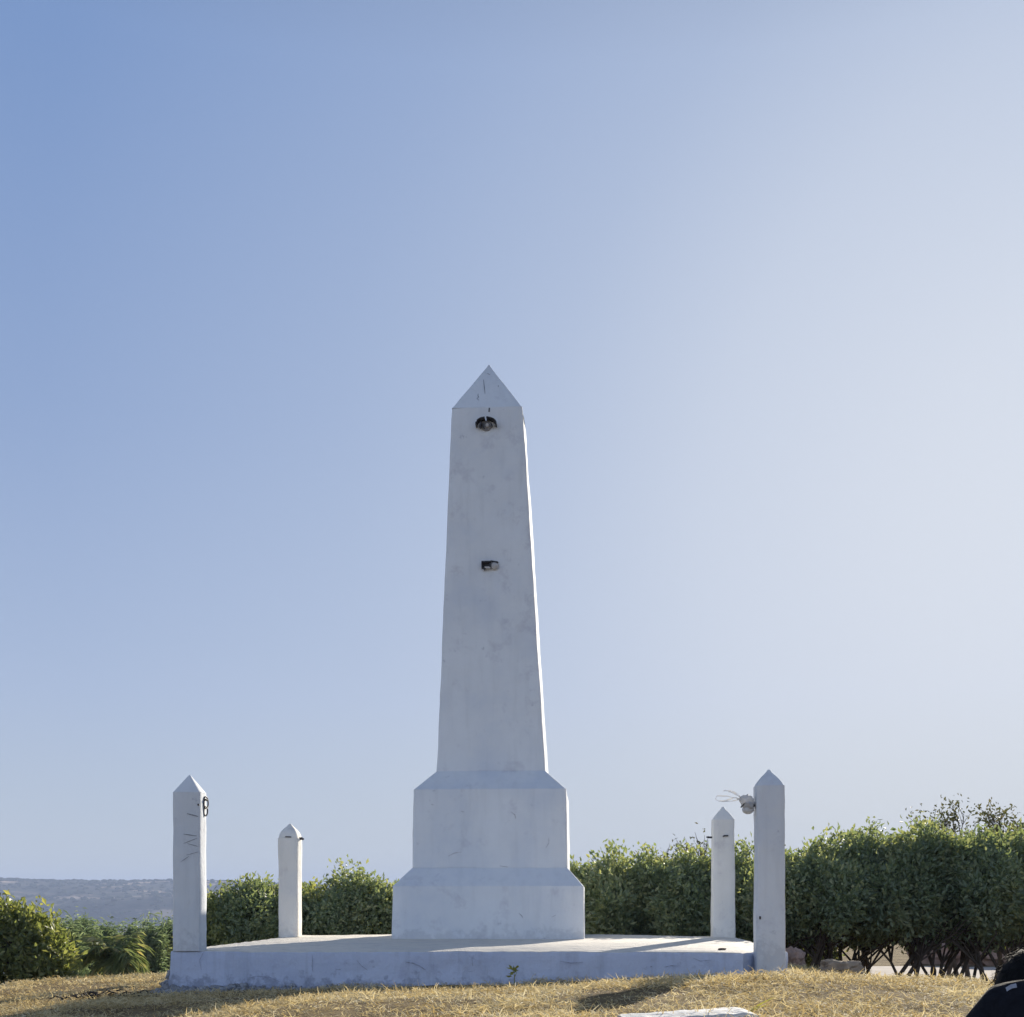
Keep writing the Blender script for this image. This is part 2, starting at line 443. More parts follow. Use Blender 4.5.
def loft(name, levels, rc=0.018, step=0.06, jit=0.003, seed=0, cap_top=False, cap_bottom=False, nseg=9):
    rc = rc * 1.4; jit = jit * 1.5
    """hand-plastered square shaft. levels: (z, half_u, half_v, off_u, off_v)"""
    rings = []
    zs = []
    for a, b in zip(levels[:-1], levels[1:]):
        dz = abs(b[0] - a[0]); k = max(1, int(round(dz / step)))
        for t in range(k):
            f = t / k
            rings.append([a[q] * (1 - f) + b[q] * f for q in range(5)])
    rings.append(list(levels[-1]))
    V = []
    for (z, hu, hv, ou, ov) in rings:
        r = min(rc, hu * 0.6, hv * 0.6)
        pts = []
        for (sx, sy, a0) in ((1, 1, 0), (-1, 1, 90), (-1, -1, 180), (1, -1, 270)):
            for a in (0, 45, 90):
                t = R(a0 + a)
                pts.append((sx * (hu - r) + r * math.cos(t), sy * (hv - r) + r * math.sin(t)))
            # points along the side to the next corner
            nx = {(1, 1): (-1, 1), (-1, 1): (-1, -1), (-1, -1): (1, -1), (1, -1): (1, 1)}[(sx, sy)]
            p0 = pts[-1]
            t1 = R(a0 + 90)
            p1 = (nx[0] * (hu - r) + r * math.cos(t1), nx[1] * (hv - r) + r * math.sin(t1))
            for s in range(1, nseg):
                f = s / nseg
                pts.append((p0[0] * (1 - f) + p1[0] * f, p0[1] * (1 - f) + p1[1] * f))
        for (px, py) in pts:
            L = math.hypot(px, py) + 1e-6
            k = min(1, L / 0.05)
            V.append((px + ou, py + ov, z, px / L * k, py / L * k))
    V = np.array(V)
    nr_ = len(rings); nc = len(V) // nr_
    # smooth wobble of the hand-applied coat
    d = jit * (fbm(V[:, 0] * 3 + seed * 7.7, V[:, 1] * 3 + 3, V[:, 2] * 2.2, 3) + 0.5 * vnoise(V[:, 0] * 13 + seed, V[:, 1] * 13, V[:, 2] * 13))
    P = V[:, :3].copy()
    P[:, 0] += V[:, 3] * d; P[:, 1] += V[:, 4] * d
    fs = []
    for i in range(nr_ - 1):
        for j in range(nc):
            fs.append((i * nc + j, i * nc + (j + 1) % nc, (i + 1) * nc + (j + 1) % nc, (i + 1) * nc + j))
    bm = bmesh.new()
    vs = [bm.verts.new(p) for p in P]
    for f in fs: bm.faces.new([vs[q] for q in f])
    if cap_top: bm.faces.new(vs[(nr_ - 1) * nc:])
    if cap_bottom: bm.faces.new(list(reversed(vs[:nc])))
    return bm_mesh(name, bm, 28)

# --- platform slab: rectangle whose front right corner is taken by the post
def pt(px, y):   # world x of something measured across the photo at a known distance
    return (px - 512) / 1200 * y
slab_root = empty('platform', (-2.345, 8.262, 0), -TH)
LW = 4.225          # along u
LD = 3.30          # along v
def slab():
    bm = bmesh.new()
    out = [(0, 0), (LW - 0.33, -0.0), (LW - 0.215, 0.20), (LW - 0.0, 0.20), (LW, LD), (LW - 1.25, 4.0), (1.05, 4.0), (0, LD)]
    pts = []
    for (a, b) in zip(out, out[1:] + out[:1]):
        L = math.hypot(b[0] - a[0], b[1] - a[1]); k = max(1, int(L / 0.05))
        for t in range(k): pts.append((a[0] + (b[0] - a[0]) * t / k, a[1] + (b[1] - a[1]) * t / k))
    cx = sum(p[0] for p in pts) / len(pts); cy = sum(p[1] for p in pts) / len(pts)
    levels = [(-0.18, 0.0), (-0.10, 0.0), (-0.04, 0.0), (0.01, 0.002), (0.05, 0.0), (0.10, 0.0), (0.15, 0.0), (0.20, 0.0), (0.245, 0.0), (0.256, 0.004), (0.26, 0.014)]
    rings = []
    for z, ins in levels:
        ring = []
        for (x, y) in pts:
            L = math.hypot(x - cx, y - cy)
            dx, dy = (x - cx) / L, (y - cy) / L
            j = 0.010 * float(vnoise(x * 2.2, y * 2.2, z * 5)) + 0.005 * float(vnoise(x * 9, y * 9, z * 14))
            if z < 0.06: j += 0.02 * float(vnoise(x * 7, y * 7, z * 9)) + 0.008
            zz = z + (0.004 * float(vnoise(x * 1.5, y * 1.5)) if z > 0.2 else 0) + (0.003 * float(vnoise(x * 11, y * 11)) if z > 0.25 else 0)
            ring.append(bm.verts.new((x + dx * (j - ins), y + dy * (j - ins), zz)))
        rings.append(ring)
    n = len(pts)
    for a, b in zip(rings[:-1], rings[1:]):
        for i in range(n): bm.faces.new((a[i], a[(i + 1) % n], b[(i + 1) % n], b[i]))
    f = bm.faces.new(rings[-1])
    bmesh.ops.triangulate(bm, faces=[f])
    return bm_mesh('slab', bm, 30)
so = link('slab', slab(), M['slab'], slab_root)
tag(slab_root, 'low white plastered concrete platform under the obelisk, its front face in shade', 'platform')


# --- the obelisk
ob = empty('obelisk', (-0.163, 11.49, TOP), -TH)
tag(ob, 'tall white tapering obelisk with pyramid tip on a stepped square base', 'obelisk')
B = 0.856
dv = -0.0
link('base_block', loft('base_block', [(0, B, B - .1, 0, -.1), (0.47, B - .004, B - .1, 0, -.1), (0.634, 0.703, 0.703, 0.006, -.0)], 0.015, seed=1), M['obelisk'], ob)
link('middle_block', loft('middle_block', [(0.634, 0.700, 0.700, 0.006, 0), (1.345, 0.690, 0.690, 0.002, 0), (1.527, 0.502, 0.502, 0.0, 0)], 0.018, seed=2), M['obelisk'], ob)
link('shaft', loft('shaft', [(1.527, 0.499, 0.499, 0.0, 0), (4.93, 0.330, 0.330, -0.05, 0)], 0.012, step=0.09, jit=0.004, seed=3), M['obelisk'], ob)
link('pyramid_cap', loft('pyramid_cap', [(4.93, 0.328, 0.328, -0.05, 0), (4.96, 0.308, 0.308, -0.05, 0), (5.44, 0.022, 0.022, -0.057, 0), (5.47, 0.004, 0.004, -0.057, 0)], 0.008, step=0.05, jit=0.003, seed=4, cap_top=True), M['obelisk'], ob)

def arc_band(bm, r0, r1, a0, a1, y0, y1, n=18, cx=0, cz=0, jit=0.0, seed=0, flat=1.0):
    """solid band following an arc in the xz plane, from y0 (front) to y1 (wall)"""
    rnd = random.Random(seed)
    prev = None
    first = None
    for i in range(n + 1):
        t = R(a0 + (a1 - a0) * i / n)
        jj = rnd.uniform(-jit, jit)
        ring = []
        for (r, y) in ((r0, y0 + jj), (r1, y0 + jj), (r1, y1), (r0, y1)):
            ring.append(bm.verts.new((cx + r * math.cos(t), y, cz + r * math.sin(t) * flat)))
        if prev:
            for q in range(4): bm.faces.new((prev[q], prev[(q + 1) % 4], ring[(q + 1) % 4], ring[q]))
        else: first = ring
        prev = ring
    bm.faces.new(first); bm.faces.new(list(reversed(prev)))

def box(bm, c, s, rot=None, taper=1.0):
    r = bmesh.ops.create_cube(bm, size=1.0)
    for v in r['verts']:
        v.co = Vector((v.co.x * s[0] * (taper if v.co.z > 0 else 1), v.co.y * s[1] * (taper if v.co.z > 0 else 1), v.co.z * s[2]))
        if rot: v.co = Matrix.Rotation(rot[1], 3, rot[0]) @ v.co
        v.co += Vector(c)
    return r['verts']

# broken round lamp high on the shaft. local frame of the obelisk; front face at v = -half
def front_v(z): # front face of shaft (local, z above platform)
    f = (z - 1.527) / (4.93 - 1.527)
    return -(0.499 + (0.330 - 0.499) * f)
zc = CAM_Z + (898 - 425.5) * 11.13 / 1200 - TOP
fx = -0.045 + 0.0
fitmat = simple('stained_plaster', (0.30, 0.30, 0.31), 0.9, 0.3, 25)
fit = link('lamp_fitting', (lambda bm: (bmesh.ops.create_cone(bm, cap_ends=True, segments=28, radius1=0.050, radius2=0.046, depth=0.014,
        matrix=Matrix.Translation((0, -0.008, 0.004)) @ Matrix.Rotation(R(90), 4, 'X')), bm_mesh('lamp_fitting', bm, 40))[1])(bmesh.new()),
        fitmat, ob, (fx - 0.007, front_v(zc), zc))
bm = bmesh.new()
arc_band(bm, 0.086, 0.099, 97, 150, -0.085, 0.004, 8, jit=0.004, seed=1, flat=0.62)
arc_band(bm, 0.086, 0.099, 155, 188, -0.075, 0.004, 7, jit=0.006, seed=2, flat=0.62)
arc_band(bm, 0.086, 0.099, -8, 88, -0.085, 0.004, 16, jit=0.004, seed=3, flat=0.62)
link('hood', bm_mesh('hood', bm), M['iron'], fit)
for c_, s_, a_ in (((-0.052, -0.035, 0.0), (0.016, 0.05, 0.045), 0.2), ((-0.026, -0.030, -0.008), (0.010, 0.04, 0.04), -0.3), ((0.050, -0.030, 0.0), (0.010, 0.04, 0.03), -0.4)):
    bm = bmesh.new(); box(bm, c_, s_, ('Y', a_))
    link('broken_bracket', bm_mesh('broken_bracket', bm), M['iron'], fit)
bm = bmesh.new()
bmesh.ops.create_cone(bm, cap_ends=True, segments=20, radius1=0.018, radius2=0.014, depth=0.03, matrix=Matrix.Translation((0.008, -0.028, 0.0)) @ Matrix.Rotation(R(90), 4, 'X'))
link('lamp_holder', bm_mesh('lamp_holder', bm, 40), M['ceramic'], fit)
# dark slot above the lamp
zs_ = CAM_Z + (898 - 409.5) * 11.15 / 1200 - TOP
bm = bmesh.new(); box(bm, (0.0, 0, 0), (0.010, 0.012, 0.036), ('Y', 0.08))
link('slot', bm_mesh('slot', bm), M['iron'], ob, (-0.028, front_v(zs_), zs_))
# smaller fitting halfway up
z2 = CAM_Z + (898 - 565.5) * 11.07 / 1200 - TOP
small = link('socket_fitting', (lambda bm: (box(bm, (-0.03, -0.02, 0.0), (0.085, 0.055, 0.012)), box(bm, (-0.068, -0.02, -0.03), (0.010, 0.05, 0.05)),
        box(bm, (0.006, -0.018, -0.026), (0.012, 0.045, 0.048)), box(bm, (-0.03, -0.004, -0.026), (0.07, 0.012, 0.04)),
        box(bm, (0.045, -0.012, 0.006), (0.07, 0.03, 0.008), ('Y', 0.18)), box(bm, (-0.045, -0.03, -0.062), (0.022, 0.02, 0.02), ('Y', 0.7)), bm_mesh('socket_fitting', bm))[6])(bmesh.new()),
        M['iron'], ob, (-0.018, front_v(z2), z2 + 0.03))
bm = bmesh.new()
bmesh.ops.create_uvsphere(bm, u_segments=20, v_segments=12, radius=0.036, matrix=Matrix.Translation((0.046, -0.014, -0.034)) @ Matrix.Diagonal((1.1, 0.6, 0.95, 1)))
box(bm, (-0.018, -0.03, -0.052), (0.055, 0.02, 0.014))
link('lamp_holder', bm_mesh('lamp_holder', bm, 40), M['ceramic'], small)
# drip marks on the cap
def streaks(name, items, parent, mat):
    """thin scored lines; items: list of polylines [(x,y,z)...] with half width"""
    for (pts, hw, nrm) in items:
        bm = bmesh.new()
        nrm = Vector(nrm).normalized()
        prev = None
        n = len(pts)
        for i, p in enumerate(pts):
            p = Vector(p)
            d = (Vector(pts[min(i + 1, n - 1)]) - Vector(pts[max(i - 1, 0)])).normalized()
            s = nrm.cross(d).normalized() * hw * 0.62 * (0.35 + 0.65 * math.sin(math.pi * (i + 0.4) / (n - 0.2)))
            a = bm.verts.new(p + s); b = bm.verts.new(p - s)
            if prev: bm.faces.new((prev[0], prev[1], b, a))
            prev = (a, b)
        link(name, bm_mesh(name, bm), mat, parent)
def cap_pt(u, z): # on the front slope of the cap
    f = (z - 4.96) / (5.44 - 4.96)
    return (u, -(0.308 + (0.022 - 0.308) * f) - 0.004, z)
cn = (0, -0.86, 0.51)
streaks('stain', [([cap_pt(-0.10 + 0.004 * i, 5.28 - 0.03 * i + 0.0) for i in range(7)], 0.005, cn),
                  ([cap_pt(-0.14 + 0.003 * i * (-1) ** i, 5.10 - 0.02 * i) for i in range(5)], 0.006, cn),
                  ([cap_pt(-0.07 + 0.01 * i, 5.36 - 0.008 * i) for i in range(4)], 0.004, cn),
                  ([cap_pt(0.045, 5.20 - 0.007 * i) for i in range(4)], 0.004, cn)], ob, M['scratch'])

# --- corner posts
def hook(bm, root, out, n=10):
    """iron bar standing out of the post with its end turned up"""
    tube(bm, [root, tuple(Vector(root) + Vector(out) * 0.6), tuple(Vector(root) + Vector(out)), tuple(Vector(root) + Vector(out) + Vector((0, 0, 0.016)))], [0.008] * 4)

def tube(bm, pts, radii, seg=7, caps=True):
    pts = [Vector(p) for p in pts]
    prev = None; first = None
    up = Vector((0, 0, 1))
    x = None
    for i, p in enumerate(pts):
        d = (pts[min(i + 1, len(pts) - 1)] - pts[max(i - 1, 0)]).normalized()
        if x is None:
            x = d.cross(up if abs(d.z) < 0.9 else Vector((1, 0, 0))).normalized()
        else:
            x = (x - d * x.dot(d)).normalized()
        y = d.cross(x)
        ring = [bm.verts.new(p + (x * math.cos(2 * math.pi * k / seg) + y * math.sin(2 * math.pi * k / seg)) * radii[i]) for k in range(seg)]
        if prev:
            for k in range(seg): bm.faces.new((prev[k], prev[(k + 1) % seg], ring[(k + 1) % seg], ring[k]))
        else: first = ring
        prev = ring
    if caps:
        bm.faces.new(list(reversed(first))); bm.faces.new(prev)

def post(x, y, z0, zs, za, hu, hv, label, seed, taper=0.0, cap_round=0.0, lean=0.0, mat='post'):
    r = empty('corner_post', (x, y, z0), -TH)
    tag(r, label, 'post', 'white posts at the platform corners')
    H = zs - z0; A_ = za - z0
    link('shaft', loft('shaft', [(0, hu + taper, hv + taper, 0, 0), (H, hu, hv, lean, 0)], 0.010, 0.05, 0.0035, seed, nseg=4), M[mat], r)
    if cap_round:
        lv = [(H, hu - .002, hv - .002, lean, 0)]
        for t in (0.2, 0.4, 0.6, 0.8):
            k = (1 - t) + cap_round * math.sin(math.pi * t)
            lv.append((H + (A_ - H) * t, (hu) * k, (hv) * k, lean, 0))
        lv.append((A_, 0.008, 0.008, lean, 0))
    else:
        lv = [(H, hu - .002, hv - .002, lean, 0), (A_ - 0.006, 0.010, 0.010, lean, 0), (A_, 0.003, 0.003, lean, 0)]
    link('pointed_cap', loft('pointed_cap', lv, 0.008, 0.02, 0.002, seed + 50, cap_top=True, nseg=4), M[mat], r)
    return r, H

hw = 0.0965
# front left, stands on the slab corner
pc = Vector((-2.142, 8.23, 0)) - U * hw + W * 0.08
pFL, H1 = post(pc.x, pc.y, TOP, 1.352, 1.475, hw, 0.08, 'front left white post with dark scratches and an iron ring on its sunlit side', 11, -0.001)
bm = bmesh.new()
tube(bm, [(hw - 0.01, 0.02, H1 - 0.05), (hw + 0.014, 0.02, H1 - 0.045), (hw + 0.016, 0.03, H1 - 0.05)], [0.007] * 3)
prev = []
for (cx_, cz_, rr, tw) in ((0.008, H1 - 0.065, 0.036, 0.2), (0.006, H1 - 0.125, 0.028, -0.25)):
    pts = []
    for i in range(15):
        t = 2 * math.pi * i / 14
        pts.append((hw + cx_ + 0.006 * math.cos(t + tw), 0.030 + 0.85 * rr * math.cos(t), cz_ + rr * 1.15 * math.sin(t)))
    tube(bm, pts, [0.0052] * 15, 7, False)
link('iron_ring', bm_mesh('iron_ring', bm, 50), M['iron'], pFL)
bm = bmesh.new(); box(bm, (hw - 0.008, -0.081, H1 - 0.088), (0.012, 0.008, 0.012))
link('nail', bm_mesh('nail', bm), M['iron'], pFL)
yv = -0.0845
def sl(a, b, hw_, k=5): return ([(a[0] + (b[0] - a[0]) * i / k, yv, a[1] + (b[1] - a[1]) * i / k) for i in range(k + 1)], hw_, (0, -1, 0))
q = 8.23 / 1200
def S(px, py): return ((px - 186.3) * q, CAM_Z + (898 - py) * q - TOP)
streaks('scratch_mark', [sl(S(187.5, 813.5), S(199, 816.5), 0.006), sl(S(184, 834), S(197.5, 836), 0.0045), sl(S(184, 843.5), S(198.5, 838), 0.003),
                         sl(S(188, 843.5), S(199, 846.5), 0.0028), sl(S(187, 855), S(199, 852), 0.0025), sl(S(181, 862), S(190, 856), 0.0025)], pFL, M['scratch'])

# front right, goes down to the ground
pc = Vector((pt(757.3, 7.98), 7.98, 0)) + U * 0.092 + W * 0.09
zg = gh(pc.x, pc.y) - 0.05
pFR, H2 = post(pc.x, pc.y, zg, 1.374, 1.486, 0.091, 0.09, 'front right white post reaching down to the dry grass', 12, 0.005, 0.10, -0.003)
bm = bmesh.new(); box(bm, (-0.075, -0.098, 0.46 - 0.0), (0.010, 0.008, 0.020))
link('nail', bm_mesh('nail', bm), M['iron'], pFR)
# lamp fitting on its left side
zl = CAM_Z + (898 - 805.5) * 8.0 / 1200 - zg
bm = bmesh.new()
tube(bm, [(-0.087, 0, zl + 0.012), (-0.125, 0, zl + 0.012), (-0.150, 0, zl + 0.006)], [0.020, 0.020, 0.028], 12)
fr_fit = link('lamp_fitting', bm_mesh('lamp_fitting', bm, 40), simple('grey_white_fitting', (0.5, 0.5, 0.5), 0.6, 0.1, 30), pFR)
bm = bmesh.new()
bmesh.ops.create_uvsphere(bm, u_segments=20, v_segments=12, radius=0.042, matrix=Matrix.Translation((-0.142, -0.004, zl - 0.022)) @ Matrix.Diagonal((0.95, 0.95, 0.75, 1)))
link('glass_globe', bm_mesh('glass_globe', bm, 60), simple('dusty_white_glass', (0.6, 0.6, 0.6), 0.35, 0.08, 30), fr_fit)
bm = bmesh.new()
arc_band(bm, 0.040, 0.047, 20, 165, -0.042, 0.042, 14, cx=-0.142, cz=zl - 0.017)
link('hood', bm_mesh('hood', bm, 40), M['iron'], fr_fit)

# back posts
pc = Vector((-2.0, 11.2, 0)) - U * 0.094 + W * 0.09
pBL, H3 = post(pc.x, pc.y, TOP, 1.185, 1.322, 0.092, 0.095, 'short back left white post with rounded tip, in front of the left hedge', 13, 0.0, 0.24, mat='post_back_lit')
bm = bmesh.new(); box(bm, (0.0, -0.094, 0), (0.055, 0.012, 0.009), ('Y', 0.05))
link('iron_hook', bm_mesh('iron_hook', bm), M['iron'], pBL, (0.006, 0, H3 + 0.01))
bm = bmesh.new(); tube(bm, [(0.085, 0, 0), (0.112, 0, 0.004), (0.128, 0, -0.006)], [0.014, 0.013, 0.010], 8)
link('iron_hook', bm_mesh('iron_hook', bm), M['iron'], pBL, (0, 0, H3 - 0.005))
pc = Vector((pt(712.8, 11.05), 11.05, 0)) + U * 0.102 + W * 0.09
pBR, H4 = post(pc.x, pc.y, TOP, 1.345, 1.470, 0.100, 0.09, 'back right white post standing in front of the dark hedge', 14, 0.002, 0.05, mat='post_back_lit')
zb = CAM_Z + (898 - 835.5) * 11.0 / 1200 - TOP
bm = bmesh.new(); box(bm, (0.0, -0.094, 0), (0.04, 0.014, 0.012), ('Y', 0.0)); box(bm, (-0.022, -0.094, -0.004), (0.014, 0.012, 0.01))
link('iron_hook', bm_mesh('iron_hook', bm), M['iron'], pBR, (0.018, 0, zb))
bm = bmesh.new(); tube(bm, [(-0.09, 0, 0), (-0.13, 0, 0.0), (-0.152, 0, 0.004)], [0.009, 0.009, 0.007], 8)
link('iron_hook', bm_mesh('iron_hook', bm), M['iron'], pBR, (0, 0, zb - 0.01))

# --- torn plastic bag tied to the lamp fitting, streaming left
def plastic_mat():
    m, n, l, out = new_mat('translucent_white_plastic')
    bs = n.new('ShaderNodeBsdfPrincipled'); bs.inputs['Base Color'].default_value = (0.62, 0.63, 0.65, 1); bs.inputs['Roughness'].default_value = 0.3
    tl = n.new('ShaderNodeBsdfTranslucent'); tl.inputs['Color'].default_value = (0.8, 0.8, 0.8, 1)
    tp = n.new('ShaderNodeBsdfTransparent')
    a = n.new('ShaderNodeMixShader'); a.inputs[0].default_value = 0.22
    l.new(bs.outputs[0], a.inputs[1]); l.new(tl.outputs[0], a.inputs[2])
    b = n.new('ShaderNodeMixShader'); b.inputs[0].default_value = 0.12
    l.new(a.outputs[0], b.inputs[1]); l.new(tp.outputs[0], b.inputs[2])
    l.new(b.outputs[0], out.inputs['Surface'])
    return m
M['plastic'] = plastic_mat()
def bag():
    Y = 8.06
    def P(px, py, dy=0.0): return Vector((pt(px, Y), Y + dy, CAM_Z + (898 - py) * Y / 1200))
    org = P(745, 803)
    bm = bmesh.new()
    rnd = random.Random(4)
    def ribbon(path, w, tw=0.5):
        prev = None; n = len(path) * 4
        pts = [P(*p) for p in path]
        for i in range(n + 1):
            f = i / n * (len(pts) - 1); k = min(int(f), len(pts) - 2); t = f - k
            p = pts[k].lerp(pts[k + 1], t) + Vector((0, 0, 0.001 * math.sin(i * 1.9)))
            a = 1.0 + tw * math.sin(i * 0.8)
            d = (pts[k + 1] - pts[k]).normalized()
            s = Vector((0, math.cos(a), math.sin(a))) * w * 0.75
            q0 = bm.verts.new(p + s - org); q1 = bm.verts.new(p - s - org); qm = bm.verts.new(p + Vector((0, 0.004, 0.002)) - org)
            if prev:
                bm.faces.new((prev[0], prev[2], qm, q0)); bm.faces.new((prev[2], prev[1], q1, qm))
            prev = (q0, q1, qm)
    # loop handle
    ribbon([(740, 799, 0), (733, 801, 0.01), (724, 801.3, 0), (717.5, 800.8, 0), (715.8, 798.8, 0.01), (717, 795.6, 0.015), (727, 795.8, 0.02), (738, 798, 0.02), (742, 799.5, 0)], 0.007)
    ribbon([(741, 800, 0), (736, 797, 0.03), (729, 799.5, 0.04), (723, 800.8, 0.02)], 0.008)
    # upper torn strips
    ribbon([(742, 799, 0), (737, 794, 0.02), (731, 790.5, 0.03), (724, 790.3, 0.02)], 0.008)
    ribbon([(743, 799.5, 0), (738, 796, -0.02), (733, 793.5, -0.03), (728, 791.5, -0.02)], 0.010)
    ribbon([(743, 799, 0.0), (739, 793.5, 0.04), (734, 790.5, 0.05)], 0.005)
    # gathered body wrapped round the fitting
    n = 10
    grid = {}
    for i in range(15):
        f = i / 14
        c = P(739.5 + 13 * f, 798.5 + 6.5 * f)
        rr = (0.012 + 0.038 * math.sin(min(1, f * 1.25) * math.pi / 2)) * (1 - 0.25 * max(0, f - 0.7) / 0.3)
        for j in range(18):
            t = 2 * math.pi * j / 18
            r_ = rr * (1 + 0.16 * math.sin(5 * t + i * 0.5) + 0.10 * rnd.uniform(-1, 1))
            grid[i, j] = bm.verts.new(c + Vector((0.25 * r_ * math.cos(t), r_ * math.sin(t), r_ * math.cos(t))) - org)
    for i in range(14):
        for j in range(18):
            bm.faces.new((grid[i, j], grid[i, (j + 1) % 18], grid[i + 1, (j + 1) % 18], grid[i + 1, j]))
    o = link('plastic_bag', bm_mesh('plastic_bag', bm, 60), M['plastic'], None, org)
    tag(o, 'torn white plastic bag tied to the lamp on the front right post, blown left', 'plastic bag')
bag()

# --- white kerb block at the lower edge
def rock_mesh(name, sx, sy, sz, seed, sub=4, rough=0.40, flat=False):
    bm = bmesh.new()
    bmesh.ops.create_icosphere(bm, subdivisions=sub, radius=1)
    for v in bm.verts:
        p = v.co
        # blocky: push towards a rounded box
        k = max(abs(p.x), abs(p.y), abs(p.z))
        b = p.lerp(p / k, 0.22)
        n = noise.noise(p * 1.3 + Vector((seed * 3.1, 0, 0))) * rough + noise.noise(p * 3.7 + Vector((seed, 5, 0))) * rough * 0.45 + noise.noise(p * 9.0 + Vector((seed, 5, 0))) * rough * 0.15
        b = b * (1 + n)
        v.co = Vector((b.x * sx, b.y * sy, b.z * sz))
    return bm_mesh(name, bm, 35)

kb_y = 3.75
kx0, kx1 = pt(632, kb_y), pt(751, kb_y)
bm = bmesh.new()
L = 0.41
nx, ny = 26, 6
zt = CAM_Z - (1010.5 - 898) * kb_y / 1200
ztop = zt
prof = [(-0.12, -0.10), (-0.118, -0.02), (-0.106, -0.002), (-0.04, 0.001), (0.05, 0.0), (0.112, -0.004), (0.12, -0.02), (0.122, -0.10)]
rows = []
for i in range(nx + 1):
    f = i / nx
    row = []
    endf = min(1, (1 - f) * nx / 1.5, 1)
    for (py_, pz_) in prof:
        sh = 1 - 0.06 * (1 - endf)
        row.append(bm.verts.new((-L / 2 + L * f, py_ * sh + 0.004 * float(vnoise(f * 20, py_ * 20)), pz_ + 0.0025 * float(vnoise(f * 26, py_ * 30, 4)) - (0.012 * (1 - endf)))))
    rows.append(row)
for a, b in zip(rows[:-1], rows[1:]):
    for k in range(len(prof) - 1): bm.faces.new((a[k], a[k + 1], b[k + 1], b[k]))
bm.faces.new(rows[0]); bm.faces.new(list(reversed(rows[-1])))
kb = link('kerb_block', bm_mesh('kerb_block', bm, 30), M['block'], None, (kx1 - L / 2 + 0.005, kb_y + 0.02, ztop - 0.008), (0, R(-3.6), R(2)))
tag(kb, 'white painted concrete block half sunk in the straw at the lower edge', 'concrete block')

# trowel arcs, cracks and dents on the platform front and the base block
def front_line(px, py, Y0=8.262, x0=-2.345):
    # point on the platform front plane seen at px,py -> local
    k = (px - 512) / 1200
    # plane: (X - x0) sin + (Y - Y0) cos = 0
    Yd = (Y0 * math.cos(TH) + x0 * math.sin(TH)) / (math.cos(TH) + k * math.sin(TH))
    X = k * Yd
    return ((X - x0) * U.x + (Yd - Y0) * U.y, -0.013, CAM_Z + (898 - py) * Yd / 1200)
cr = simple('hairline_crack', (0.36, 0.40, 0.52), 0.95, 0.4, 60)
for pts, w_ in (([(406, 962), (413, 963), (420, 966), (426, 970)], 0.006), ([(312.5, 955), (313, 960), (312.5, 966), (313.5, 972)], 0.004), ([(249, 978), (257, 976), (270, 977), (281, 982)], 0.004),
                ([(560, 961), (571, 963), (583, 962)], 0.004), ([(664, 967), (671, 965.5), (677, 966)], 0.004), ([(357, 960), (362, 966), (368, 970)], 0.003), ([(205, 951), (200, 960), (202, 970)], 0.003),
                ([(650, 966.5), (652, 966.5)], 0.008), ([(336, 969), (341, 969.5)], 0.005), ([(472, 957), (473, 966)], 0.003), ([(693, 958), (700, 961), (712, 960)], 0.003)):
    streaks('crack', [([front_line(*p) for p in pts], w_, (0, -1, 0))], slab_root, cr)
def ob_line(px, py, Yl):  # local point on a front face of the obelisk standing Yl in front of its axis
    Yd = 11.49 - Yl
    X = (px - 512) / 1200 * Yd
    return ((X + 0.163) * U.x + (Yd - 11.49) * U.y, -Yl - 0.005, CAM_Z + (898 - py) * Yd / 1200 - TOP)
for pts, w_, Yl in (([(448, 856), (454, 853), (461, 852)], 0.006, .70), ([(511, 812), (515, 815), (516, 819)], 0.006, .70), ([(546, 848), (549, 843), (549, 838)], 0.005, .70), ([(461, 811), (464, 812)], 0.006, .70),
                    ([(431, 804), (433, 804.5)], 0.008, .70), ([(519, 913), (522, 916), (523, 918)], 0.006, .856), ([(552, 917), (556, 915)], 0.005, .856), ([(500, 866), (508, 867)], 0.006, .70)):
    streaks('dent', [([ob_line(*p, Yl) for p in pts], w_, (0, -1, 0))], ob, simple('dent_grey', (0.52, 0.53, 0.56), 0.95, 0.3, 60) if 'dent_grey' not in bpy.data.materials else bpy.data.materials['dent_grey'])

# ------------------------------------------------------------------ stones
def stone(name, px, py, Y, sx, sy, sz, mat, seed, label, cat='rock', group=None, rz=0.0):
    x = pt(px, Y); zc_ = gh(x, Y) + 0.7 * sz if py else TOP + 0.006
    o = link(name, rock_mesh(name, sx, sy, sz, seed), mat, None, (x, Y, zc_), (0, 0, rz))
    tag(o, label, cat, group)
stone('rock', 841, 963.5, 9.2, 0.17, 0.13, 0.085, M['rock'], 3, 'flat brown rock lying on the straw below the right hedge')
stone('boulder', 792, 960, 10.6, 0.10, 0.12, 0.10, M['rock_pink'], 5, 'reddish brown boulder directly behind the front right post', 'rock')
stone('boulder', 808, 957, 15.2, 0.24, 0.16, 0.36, M['rock_pink'], 8, 'pinkish boulder seen between hedge stems right of the post', 'rock')
stone('boulder', 938, 946, 21.5, 0.5, 0.3, 0.26, M['rock_pink'], 12, 'broad pinkish boulder beyond the road, behind the hedge stems', 'rock')
stone('boulder', 1000, 946, 21.0, 0.62, 0.3, 0.30, M['rock_pink'], 15, 'large pinkish boulder beyond the road at the right edge', 'rock')
stone('pebble', 797, 978.5, 7.6, 0.018, 0.016, 0.014, M['stone_white'], 21, 'white pebble on the straw just right of the front right post', 'stone')
stone('pebble', 824, 976.5, 7.9, 0.020, 0.016, 0.012, M['rubble'], 22, 'dark grey pebble on the straw below the flat brown rock', 'stone')
stone('pebble', 857, 977, 7.9, 0.020, 0.016, 0.016, M['stone_white'], 23, 'pale grey pebble right of the dark pebble on the straw', 'stone')
